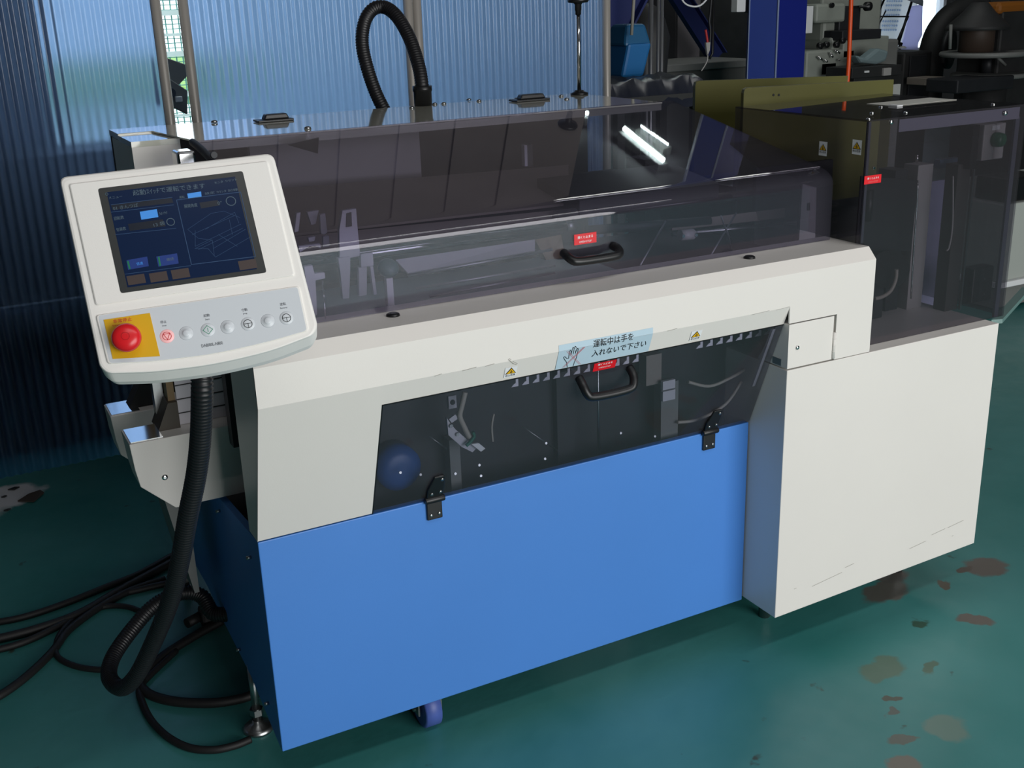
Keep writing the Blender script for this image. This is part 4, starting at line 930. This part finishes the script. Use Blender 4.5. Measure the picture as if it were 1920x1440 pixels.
path = smooth_path([PD(u, v, d) for u, v, d in hp_], 8)
sh = thing('suction_hose', 'black corrugated hose looping up from the top deck in front of the blue wall', 'hose', tuple(PD(792, 196, 3.33)))
mb = MB(); corrugate(mb, path, .0205, .008, .0018, 16); mb.build('hose_tube', HOSEM, sh)
e = path[-1]; mb = MB(); mb.lathe((e.x, e.y, 1.217), (0, 0, 1), [(.027, 0), (.027, e.z-1.216), (.029, e.z-1.215), (.029, e.z-1.2)], 20); mb.build('hose_cuff', BLACK, sh)

# cables on the floor
cab_specs = [
 ('grey-black power cable running from the left edge to the machine, furthest back on the floor', .010, [(-40, 1172), (40, 1158), (120, 1132), (200, 1100), (260, 1076), (322, 1042)]),
 ('thick black power cable just in front of the furthest cable on the floor', .013, [(-40, 1206), (60, 1182), (150, 1150), (230, 1104), (330, 1050)]),
 ('black cable curving from the left edge to behind the conduit, third from the back', .010, [(-40, 1226), (40, 1206), (120, 1168), (200, 1122), (260, 1106), (320, 1092)]),
 ('black cable crossing the left floor towards the lower left corner of the picture', .011, [(-40, 1322), (0, 1304), (50, 1268), (98, 1222), (130, 1180), (190, 1136), (250, 1105), (310, 1086)]),
 ('black cable lying in a small round loop left of the conduit', .008, [(270, 1150), (240, 1138), (200, 1137), (150, 1152), (115, 1185), (104, 1215), (112, 1235), (145, 1250), (190, 1256), (218, 1252)]),
 ('black double cable swinging from the conduit loop to the levelling foot', .012, [(415, 1165), (360, 1195), (300, 1235), (266, 1275), (275, 1298), (310, 1312), (360, 1318), (420, 1316), (480, 1300), (545, 1262)]),
 ('black cable in the nearest wide bow on the floor, below the conduit', .009, [(330, 1220), (285, 1262), (262, 1290), (268, 1320), (285, 1352), (315, 1382), (355, 1402), (400, 1406), (440, 1398), (470, 1386)]),
]
for lab, r, pts in cab_specs:
    pp = smooth_path([PZ(u, v, ZF+r) for u, v in pts], 7)
    mb = MB(); mb.tube(pp, r, 8); tag(mb.build('floor_cable', CABLE), lab, 'cable', 'cables on the floor')
jn = thing('cable_connector', 'dark angled cable connector lying at the machine base by the conduit', 'connector', tuple(PZ(400, 1150, ZF)))
p = PZ(395, 1150, ZF+.03); mb = MB(); mb.box(p.x-.03, p.x+.04, p.y-.03, p.y+.03, ZF, ZF+.05); mb.build('body', DARKM, jn, .008)
mb = MB(); mb.cyl(p+Vector((-.03, 0, 0)), p+Vector((-.07, -.02, 0)), .014, 12); mb.build('gland', RUBBER, jn)
# debris on the floor by the wall
p = PZ(56, 936, ZF+.004); mb = MB(); mb.plate([p+Vector((-.04, .0, 0)), p+Vector((.01, -.035, .0)), p+Vector((.05, .02, .004)), p+Vector((.04, .04, .008)), p+Vector((.0, .03, .006))], .004, (0, 0, 1))
tag(mb.build('dead_leaf', mat('dry_leaf', (62, 54, 48), .8)), 'dry brown leaf on the pale patch of floor by the wall', 'leaf')
for k, (u, v, lab) in enumerate(((26, 917, 'small dark wood chip behind the dry leaf near the wall'), (8, 932, 'tiny dark chip left of the dry leaf'), (14, 957, 'tiny dark chip in front of the dry leaf'))):
    p = PZ(u, v, ZF+.003); r = (.02, .01, .012)[k]; mb = MB(); mb.plate([p+Vector((-r, 0, 0)), p+Vector((0, -r*.5, 0)), p+Vector((r, .2*r, 0)), p+Vector((.2*r, r*.6, 0))], .004, (0, 0, 1))
    tag(mb.build('wood_chip', DARKM), lab, 'chip')

# ------------------------------------------------------------------ workshop behind, right
def TY(y, u0, v0, u1, v1): a = PY(u0, v0, y); b = PY(u1, v1, y); return a.x, b.x, b.z, a.z
def bpart(name, m, parent, y, u0, v0, u1, v1, depth=.1, bev=.004, z0=None):
    x0, x1, zb, zt = TY(y, u0, v0, u1, v1)
    if z0 is not None: zb = z0
    mb = MB(); mb.box(min(x0, x1), max(x0, x1), y, y+depth, min(zb, zt), max(zb, zt)); return mb.build(name, m, parent, bev)
# blue steel column (H section seen on its corner)
ys_ = 3.7; a = PY(1402, 100, ys_); b = PY(1455, 100, ys_-.12); c = PY(1509, 100, ys_+.05)
cl = thing('steel_column', 'deep blue painted steel column of the building behind the olive plates', 'column', (b.x, ys_, ZF))
mb = MB(); mb.hexa([(a.x, ys_, ZF), (b.x, b.y, ZF), (b.x+.06, b.y+.16, ZF), (a.x+.11, ys_+.15, ZF)], [(a.x, ys_, 4.25), (b.x, b.y, 4.25), (b.x+.06, b.y+.16, 4.25), (a.x+.11, ys_+.15, 4.25)]); mb.build('left_face', IBEAM, cl, .003)
mb = MB(); mb.hexa([(b.x+.003, b.y+.004, ZF), (c.x, c.y, ZF), (c.x, c.y+.16, ZF), (b.x+.065, b.y+.165, ZF)], [(b.x+.003, b.y+.004, 4.25), (c.x, c.y, 4.25), (c.x, c.y+.16, 4.25), (b.x+.065, b.y+.165, 4.25)]); mb.build('right_face', mat('violet_blue_steel_paint', (32, 46, 150), .45), cl, .003)
mb = MB(); mb.cyl((b.x, b.y-.003, ZF), (b.x, b.y-.003, 4.25), .006, 8); mb.cyl((a.x, ys_-.003, ZF), (a.x, ys_-.003, 4.25), .004, 8); mb.build('edge_bead', mat('pale_edge', (150, 165, 200), .4), cl)
sb_ = thing('junction_box', 'small white junction box fixed to the left side of the blue column', 'box', tuple(PY(1392, 25, 3.75)))
bpart('cover', LABW, sb_, 3.72, 1383, -12, 1398, 22, .06); bpart('back_plate', GREY, sb_, 3.78, 1394, -8, 1404, 24, .05)
# vertical bars and pipes
for (u, v0, v1, y, r, lab) in ((1222, -30, 250, 3.0, .012, 'first upright aluminium bar right of the blue bin'), (1213, 80, 250, 3.1, .02, 'short thick aluminium bar next to the blue bin'), (1236, -30, 250, 2.9, .008, 'thin upright pipe, third right of the blue bin'), (1243, -30, 250, 2.95, .009, 'thin upright pipe, rightmost of the bars by the blue bin'), (1206, 110, 250, 3.15, .012, 'lowest dull bar leaning behind the blue bin')):
    a = PY(u, v0, y); mb = MB(); mb.cyl((a.x, y, ZF), (PY(u, v0, y).x+.01, y+.02, a.z), r, 10); tag(mb.build('metal_bar', ALU), lab, 'bar', 'metal bars standing by the blue bin')
# blue plastic bin hung on a cord
bi = thing('plastic_bin', 'sky blue plastic bin with lid hanging beside the end of the corrugated wall', 'bin', tuple(PY(1180, 150, 2.9)))
x0, x1, zb, zt = TY(2.9, 1156, 82, 1206, 142)
mb = MB(); mb.hexa([(x0+.0, 2.85, zb), (x1-.03, 2.85, zb), (x1-.03, 3.05, zb), (x0+.0, 3.05, zb)], [(x0+.02, 2.82, zt), (x1, 2.82, zt), (x1, 3.08, zt), (x0+.02, 3.08, zt)]); mb.build('body', BINB, bi, .015)
x0, x1, zb, zt = TY(2.88, 1162, 46, 1212, 84); mb = MB(); mb.hexa([(x0, 2.83, zb), (x1, 2.83, zb), (x1, 3.06, zb), (x0, 3.06, zb)], [(x0+.03, 2.86, zt), (x1-.02, 2.86, zt), (x1-.02, 3.0, zt), (x0+.03, 3.0, zt)]); mb.build('lid', mat('teal_blue_plastic', (34, 96, 140), .45), bi, .015)
a = PY(1191, -40, 2.8); b = PY(1184, 66, 2.8); mb = MB(); mb.cyl(a, b, .008, 8); tag(mb.build('hanging_cord', mat('pale_cord', (150, 148, 140), .7)), 'pale cord hanging down in front of the blue bin', 'cord')
bk = thing('pale_fittings', 'small pale fittings on the dark bench under the blue bin', 'fitting', tuple(PY(1178, 160, 2.9)))
bpart('base', LGREY, bk, 2.9, 1166, 150, 1190, 163, .06, .01); bpart('pin', GREY, bk, 2.92, 1172, 140, 1178, 152, .03, .003); bpart('pin', GREY, bk, 2.92, 1184, 140, 1189, 152, .03, .003)
# dark jacket-like machine hump behind the bin
mb = MB(); p = PY(1215, 50, 3.62); mb.lathe((p.x, 3.62, p.z-.16), (0, 0, 1), [(.1, ZF-p.z+.16), (.1, -.3), (.12, 0), (.13, .1), (.1, .2), (.05, .27), (.01, .29)], 16); tag(mb.build('dark_hood_cover', DARKM), 'dark rounded cover standing behind the blue bin', 'cover')
# diagonal navy braces
for (u0, v0, u1, v1, y, w2, lab) in ((1262, -20, 1345, 110, 5.2, .14, 'dark navy diagonal steel brace in front of the far grey wall'), (1200, -60, 1134, 70, 3.3, .2, 'blue diagonal steel brace above the blue bin')):
    a, b = PY(u0, v0, y), PY(u1, v1, y); d = (b-a).normalized(); n_ = Vector((-d.z, 0, d.x))*w2/2
    t = thing('steel_brace', lab, 'beam', tuple(b)); mb = MB(); mb.hexa([a-n_, b-n_, b+n_, a+n_], [q+Vector((0, .02, 0)) for q in (a-n_, b-n_, b+n_, a+n_)]); mb.build('web', NAVY, t)
    mb = MB()
    for s_ in (-1, 1): mb.hexa([a+n_*s_-n_*.06, b+n_*s_-n_*.06, b+n_*s_+n_*.06, a+n_*s_+n_*.06], [q+Vector((0, -.05, 0)) for q in (a+n_*s_-n_*.06, b+n_*s_-n_*.06, b+n_*s_+n_*.06, a+n_*s_+n_*.06)])
    mb.build('flange', NAVY, t)
# far bench, wall panels
t = thing('grey_bench', 'long dull grey metal bench behind the hanging clamp cable', 'bench', tuple(PY(1320, 160, 4.6)))
x0, x1, zb, zt = TY(4.6, 1240, 122, 1410, 160); mb = MB(); mb.box(x0, x1, 4.6, 5.2, ZF, zt-.05); mb.build('body', mat('dull_bench_grey', (92, 94, 92), .6), t, .01); mb = MB(); mb.box(x0-.02, x1+.02, 4.57, 5.22, zt-.05, zt); mb.build('top', GREY, t, .006)
t = thing('wall_locker', 'tall dim grey locker against the dark back of the workshop', 'locker', tuple(PY(1290, 60, 5.6)))
bpart('body', mat('locker_grey', (104, 100, 104), .6), t, 5.6, 1270, -120, 1312, 122, .5, .01, ZF); bpart('door', mat('locker_door', (112, 108, 112), .6), t, 5.58, 1273, -110, 1308, 110, .02, .004)
# low covered table in front
t = thing('covered_table', 'low table under a crumpled dark sheet behind the machine', 'table', tuple(PY(1220, 172, 2.6)))
a = PZ(1142, 166, 1.2); x0, x1, zb, zt = TY(2.42, 1146, 160, 1330, 176)
mb = MB(); N_ = 14; vs = []
for j in range(6):
    for i in range(N_+1):
        x = x0+(x1-x0)*i/N_; y = 2.40+j*.075; z = 1.125+.012*math.sin(i*1.7+j)+.008*math.sin(i*.9-j*2.1)-(.12 if j == 0 else 0); vs.append((x, y, z))
fs = [(j*(N_+1)+i, j*(N_+1)+i+1, (j+1)*(N_+1)+i+1, (j+1)*(N_+1)+i) for j in range(5) for i in range(N_)]
mb.recalc = False; mb.add(vs, fs, True); mb.build('sheet', mat('dark_blue_sheet', (40, 44, 56), .3), t)
mb = MB(); mb.box(x0+.03, x1-.03, 2.42, 2.77, 1.02, 1.06); mb.build('table_top', DARKM, t)
for (x, y) in ((x0+.06, 2.45), (x1-.06, 2.45), (x0+.06, 2.73), (x1-.06, 2.73)): mb = MB(); mb.box(x-.02, x+.02, y-.02, y+.02, ZF, 1.02); mb.build('leg', DARKM, t)
# hanging cable with red handled clamp, coil cable
t = thing('welding_clamp', 'red handled clamp hanging on a dark cable left of the blue column', 'clamp', tuple(PY(1330, 130, 3.4)))
mb = MB(); mb.tube(smooth_path([PY(u, v, 3.4) for u, v in ((1337, -40), (1332, 20), (1330, 40), (1332, 60), (1330, 85))], 5), .007, 8); mb.build('cable', DARK, t)
mb = MB(); mb.tube(smooth_path([PY(u, v, 3.39) for u, v in ((1323, 56), (1325, 68), (1327, 82))], 4), .007, 8); mb.build('red_grip', mat('red_grip', (190, 50, 50), .5), t)
mb = MB(); mb.plate([PY(u, v, 3.38) for u, v in ((1324, 80), (1332, 79), (1331, 94), (1327, 104), (1325, 92))], .014, (0, 1, 0)); mb.build('jaw', LGREY, t)
mb = MB(); mb.tube(smooth_path([PY(u, v, 3.39) for u, v in ((1327, 103), (1326, 114), (1321, 124), (1315, 133))], 4), .0035, 6); mb.build('wire_tail', LGREY, t)
mb = MB(); mb.tube(smooth_path([PY(u, v, 3.35) for u, v in ((1270, -20), (1282, 4), (1298, 12), (1315, 9), (1332, -10))], 5), .005, 8); tag(mb.build('white_cable', LABW), 'white cable sagging in an arc at the top of the picture', 'cable')
mb = MB(); mb.tube([PY(1338, -40, 3.45), PY(1336, 100, 3.45), PY(1330, 110, 3.45)], .008, 8); tag(mb.build('dark_cable', BLACK), 'dark second cable behind the hanging clamp', 'cable')
# milling machine
t = thing('milling_machine', 'pale grey milling machine between the blue column and the window', 'machine', tuple(PY(1580, 160, 5.0)))
bpart('column', MILL, t, 5.3, 1545, -60, 1640, 200, .4, .02, ZF); bpart('head', MILL, t, 4.95, 1531, 8, 1585, 41, .3, .02); bpart('neck', MILL, t, 5.05, 1544, 38, 1570, 80, .25, .03)
bpart('ram', DARK, t, 5.0, 1575, 12, 1612, 58, .3, .01); bpart('knee', MILL, t, 4.95, 1560, 70, 1620, 96, .35, .02); bpart('saddle', MILL, t, 4.9, 1582, 72, 1665, 104, .3, .01); bpart('table', DARK, t, 4.85, 1580, 58, 1652, 72, .4, .006); bpart('white_panel', LABW, t, 4.9, 1511, 12, 1523, 62, .05, .003)
bpart('apron', MILL, t, 4.9, 1512, 96, 1600, 165, .3, .02, ZF); bpart('side_cover', GREY, t, 4.95, 1600, 78, 1680, 160, .3, .02, ZF)
p = PY(1558, 10, 4.94); mb = MB(); mb.cyl(p, p+Vector((0, -.02, 0)), .02, 12); mb.build('spindle', BLACK, t)
for (u, v, r) in ((1627, 12, .035),): p = PY(u, v, 4.9); mb = MB(); mb.lathe(p, (1, 0, 0), [(.01, -.1), (.012, -.03), (r, -.02), (r, .02), (.01, .03)], 14); mb.build('hand_knob', BLACK, t)
for k, (u, v) in enumerate(((1547, 84), (1566, 84), (1577, 76), (1535, 86))): p = PY(u, v, 4.88); mb = MB(); mb.lathe(p, (0, -1, 0), [(.025, 0), (.024, .03), (.01, .035)], 12); mb.build('dial', BLACK, t)
for k, (u0, v0, u1, v1) in enumerate(((1533, 106, 1542, 112), (1545, 112, 1552, 116), (1556, 98, 1562, 108), (1565, 94, 1575, 100), (1572, 112, 1574, 113))):
    mb = MB(); mb.cyl(PY(u0, v0, 4.87), PY(u1, v1, 4.85), .008, 8); mb.build('lever', CHROME, t)
bpart('spindle_box', DARK, t, 4.9, 1540, 118, 1568, 140, .05, .01)
a = PY(1648, 96, 4.7); mb = MB(); mb.plate([PY(u, v-4, 4.6) for u, v in ((1606, 108), (1625, 112), (1648, 94), (1668, 100), (1662, 119), (1645, 125), (1615, 122))], .1, (0, 1, 0)); tag(mb.build('crumpled_bag', mat('pale_blue_bag', (120, 140, 144), .6), None, .02), 'pale blue-grey crumpled bag lying on the milling machine', 'bag')
p = PY(1700, 150, 4.6); t = thing('parts_bench', 'dark bench with a pale block in front of the milling machine', 'bench', tuple(p))
bpart('top', DARKM, t, 4.5, 1598, 128, 1690, 140, .28, .004); bpart('body', DARKM, t, 4.55, 1602, 140, 1688, 190, .22, .004, ZF); bpart('pale_block', LGREY, t, 4.48, 1658, 128, 1671, 141, .05, .003); bpart('label_plate', LABW, t, 4.49, 1622, 133, 1630, 136, .01, .001)
# orange air hose
a = PY(1597, -40, 2.6); b = PY(1589, 152, 2.6); mb = MB(); mb.tube(smooth_path([a, PY(1594, 50, 2.6), b, b+Vector((0, .02, -.5)), b+Vector((0.02, .1, -1.2))], 5), .0115, 10); tag(mb.build('air_hose', ORANGE), 'bright orange hose hanging straight down behind the olive plates', 'hose')
# things at the bright window
t = thing('perforated_sign_board', 'white board with rows of small dots standing outside the window', 'board', (PY(1690, 60, 9.6).x, 9.6, ZF))
x0, x1, zb, zt = TY(9.6, 1645, -40, 1712, 110); mb = MB(); mb.box(x0, x1, 9.6, 9.65, ZF, zt+.5); mb.build('panel', LABW, t)
mb = MB()
for v in (2, 10, 19, 28, 40, 48, 56):
    for k in range(7):
        p = PY(1664+k*4.4-(v*.2), v, 9.598); mb.cyl(p, p+Vector((0, -.01, 0)), .014, 6)
mb.build('dots', mat('blue_grey_dots', (150, 170, 200), .5), t)
t = thing('stand_frame', 'thin black folding frame standing in front of the window', 'stand', tuple(PY(1670, 95, 8.0)))
for (u0, v0, u1, v1, r) in ((1662, -10, 1630, 62, .012), (1648, 31, 1703, 31, .009), (1703, 30, 1681, 80, .013), (1712, -5, 1684, 84, .015), (1690, 80, 1686, 92, .02), (1661, 20, 1643, 56, .008), (1648, 31, 1640, 60, .02)):
    mb = MB(); mb.cyl(PY(u0, v0, 8.0), PY(u1, v1, 8.0), r, 8); mb.build('bar', BLACK, t)
mb = MB(); mb.lathe(PY(1690, 91, 8.0), (0, 0, 1), [(.05, 0), (.06, .01), (.03, .03)], 12); mb.build('foot', LABW, t)
mb = MB(); mb.lathe(PY(1706, -4, 7.5), (.3, -.3, 1), [(.17, -.03), (.15, .02), (.06, .1)], 20); tag(mb.build('lamp_shade', mat('grey_lamp_shade', (130, 138, 150), .5)), 'grey lamp shade at the top of the bright window', 'lamp')
mb = MB(); mb.plate([PY(u, v, 8.84) for u, v in ((1708, 12), (1730, 8), (1729, 66), (1722, 80), (1720, 97), (1688, 96), (1700, 50))], .02, (0, 1, 0)); tag(mb.build('white_sheet', transl('lilac_white_sheet', (200, 200, 226))), 'pale lilac sheet hanging at the right edge of the window', 'sheet')
# dark machines at right
t = thing('drill_press', 'big dark machine with a curved frame right of the window', 'machine', tuple(PY(1750, 170, 4.6)))
mb = MB(); mb.tube(smooth_path([PY(u, v, 5.15) for u, v in ((1740, 200), (1744, 130), (1752, 80), (1770, 45), (1800, 22), (1840, 14))], 5), .11, 14); mb.build('curved_frame', DARKM, t)
bpart('base_column', DARKM, t, 5.05, 1695, 98, 1740, 200, .4, .02, ZF); bpart('panel', DARK, t, 5.03, 1708, 105, 1732, 185, .02, .004)
p = PY(1772, 90, 4.95); mb = MB(); mb.lathe(p, (.5, -1, 0), [(.13, 0), (.17, .02), (.17, .05), (.13, .06)], 24); mb.build('flywheel', DARK, t); bpart('shelf', TAUPE, t, 4.8, 1735, 147, 1772, 157, .2, .004)
t = thing('turntable_machine', 'dark machine with two round tables at the top right of the picture', 'machine', tuple(PY(1850, 180, 4.0)))
for (u, v, r) in ((1845, 98, .33), (1855, 138, .29)):
    p = PY(u, v, 4.3); mb = MB(); mb.lathe(p, (0, 0, 1), [(r-.02, -.03), (r, -.02), (r, 0), (r-.01, .008)], 32); mb.build('round_table', GREY, t)
x0, x1, zb, zt = TY(4.25, 1806, 40, 1852, 98); p = PY(1829, 98, 4.3); mb = MB(); mb.lathe((p.x, 4.3, zb), (0, 0, 1), [(.13, 0), (.13, zt-zb), (.10, zt-zb+.03)], 24); mb.build('drum', mat('dark_brown_drum', (66, 54, 46), .6), t)
p = PY(1835, 30, 4.3); mb = MB(); mb.lathe((p.x, 4.3, p.z-.1), (0, 0, 1), [(.24, 0), (.23, .03), (.12, .13), (.06, .2)], 24); mb.build('funnel', DARKM, t)
p = PY(1850, 138, 4.3); mb = MB(); mb.cyl((p.x, 4.3, ZF), (p.x, 4.3, p.z-.02), .16, 20); mb.build('pillar', DARKM, t); mb = MB(); mb.cyl((p.x, 4.3, p.z), (p.x, 4.3, PY(1850, 98, 4.3).z-.02), .05, 14); mb.build('spindle', DARK, t)
for (u0, v0, u1, v1) in ((1783, 46, 1781, 92), (1865, 102, 1885, 122)): mb = MB(); mb.cyl(PY(u0, v0, 4.1), PY(u1, v1, 4.1), .012, 8); mb.build('rod', GREY, t)
bpart('yellow_cover', mat('dull_orange', (140, 84, 20), .6), t, 4.2, 1874, 4, 1940, 24, .2, .03); bpart('side_cabinet', DARKM, t, 4.2, 1880, 20, 1960, 200, .4, .02, ZF)
bpart('lower_tray', DARK, t, 4.0, 1796, 150, 1900, 166, .3, .01)
# grey cabinet at the right edge
t = thing('grey_cabinet', 'light grey cabinet behind the guard box at the right edge of the picture', 'cabinet', (5.0, 2.1, ZF))
p = PZ(1893, 600, ZF); cx0 = PY(1884, 500, 1.75).x
mb = MB(); zt_ = PY(1893, 385, 1.75).z; zs = PY(1893, 528, 1.75).z
mb.box(cx0-.02, cx0+1.2, 1.77, 2.5, zs, zt_); mb.build('body', mat('light_cabinet_grey', (176, 182, 176), .5), t, .01)
mb = MB(); mb.box(cx0-.03, cx0+1.2, 1.75, 2.5, zs-.03, zs); mb.build('ledge', LABW, t, .004)
mb = MB(); mb.box(cx0-.01, cx0+1.2, 1.78, 2.5, ZF+.02, zs-.03); mb.build('plinth', GREY, t, .004)
mb = MB(); mb.box(cx0+.02, cx0+.3, 1.8, 2.0, zt_, zt_+.12); mb.build('black_handle', BLACK, t, .01)
# fluorescent fittings under the ceiling (their image shows in the smoked cover)
def lamp_row(A, B, n, r, lab):
    A = Vector((A[0], A[1], 4.2)); B = Vector((B[0], B[1], 4.2)); d = (B-A)/n
    t = thing('ceiling_lamp', lab, 'lamp', tuple((A+B)/2+Vector((0, 0, .1))), 'fluorescent fittings over the far workshop')
    sx = Vector((d.y, -d.x, 0)).normalized()*.05
    mb = MB(); mb.hexa([A-sx, A+sx, B+sx, B-sx], [q+Vector((0, 0, .1)) for q in (A-sx, A+sx, B+sx, B-sx)])
    mb.v = [v+Vector((0, 0, .03)) for v in mb.v]; mb.build('housing', GREY, t)
    for j in range(n): mb = MB(); mb.cyl(A+d*(j+.06), A+d*(j+.94), r, 10); mb.build('tube', TUBE, t)
lamp_row((5.15, 5.77), (5.19, 5.15), 3, .017, 'main fluorescent row high over the far workshop, mirrored brightest in the smoked cover')
lamp_row((5.34, 5.78), (5.40, 5.40), 3, .005, 'slim fluorescent row beside the main one, mirrored as a thin line in the smoked cover')
lamp_row((4.80, 6.22), (4.97, 6.08), 2, .012, 'short fluorescent row further back, mirrored near the top lid of the machine')
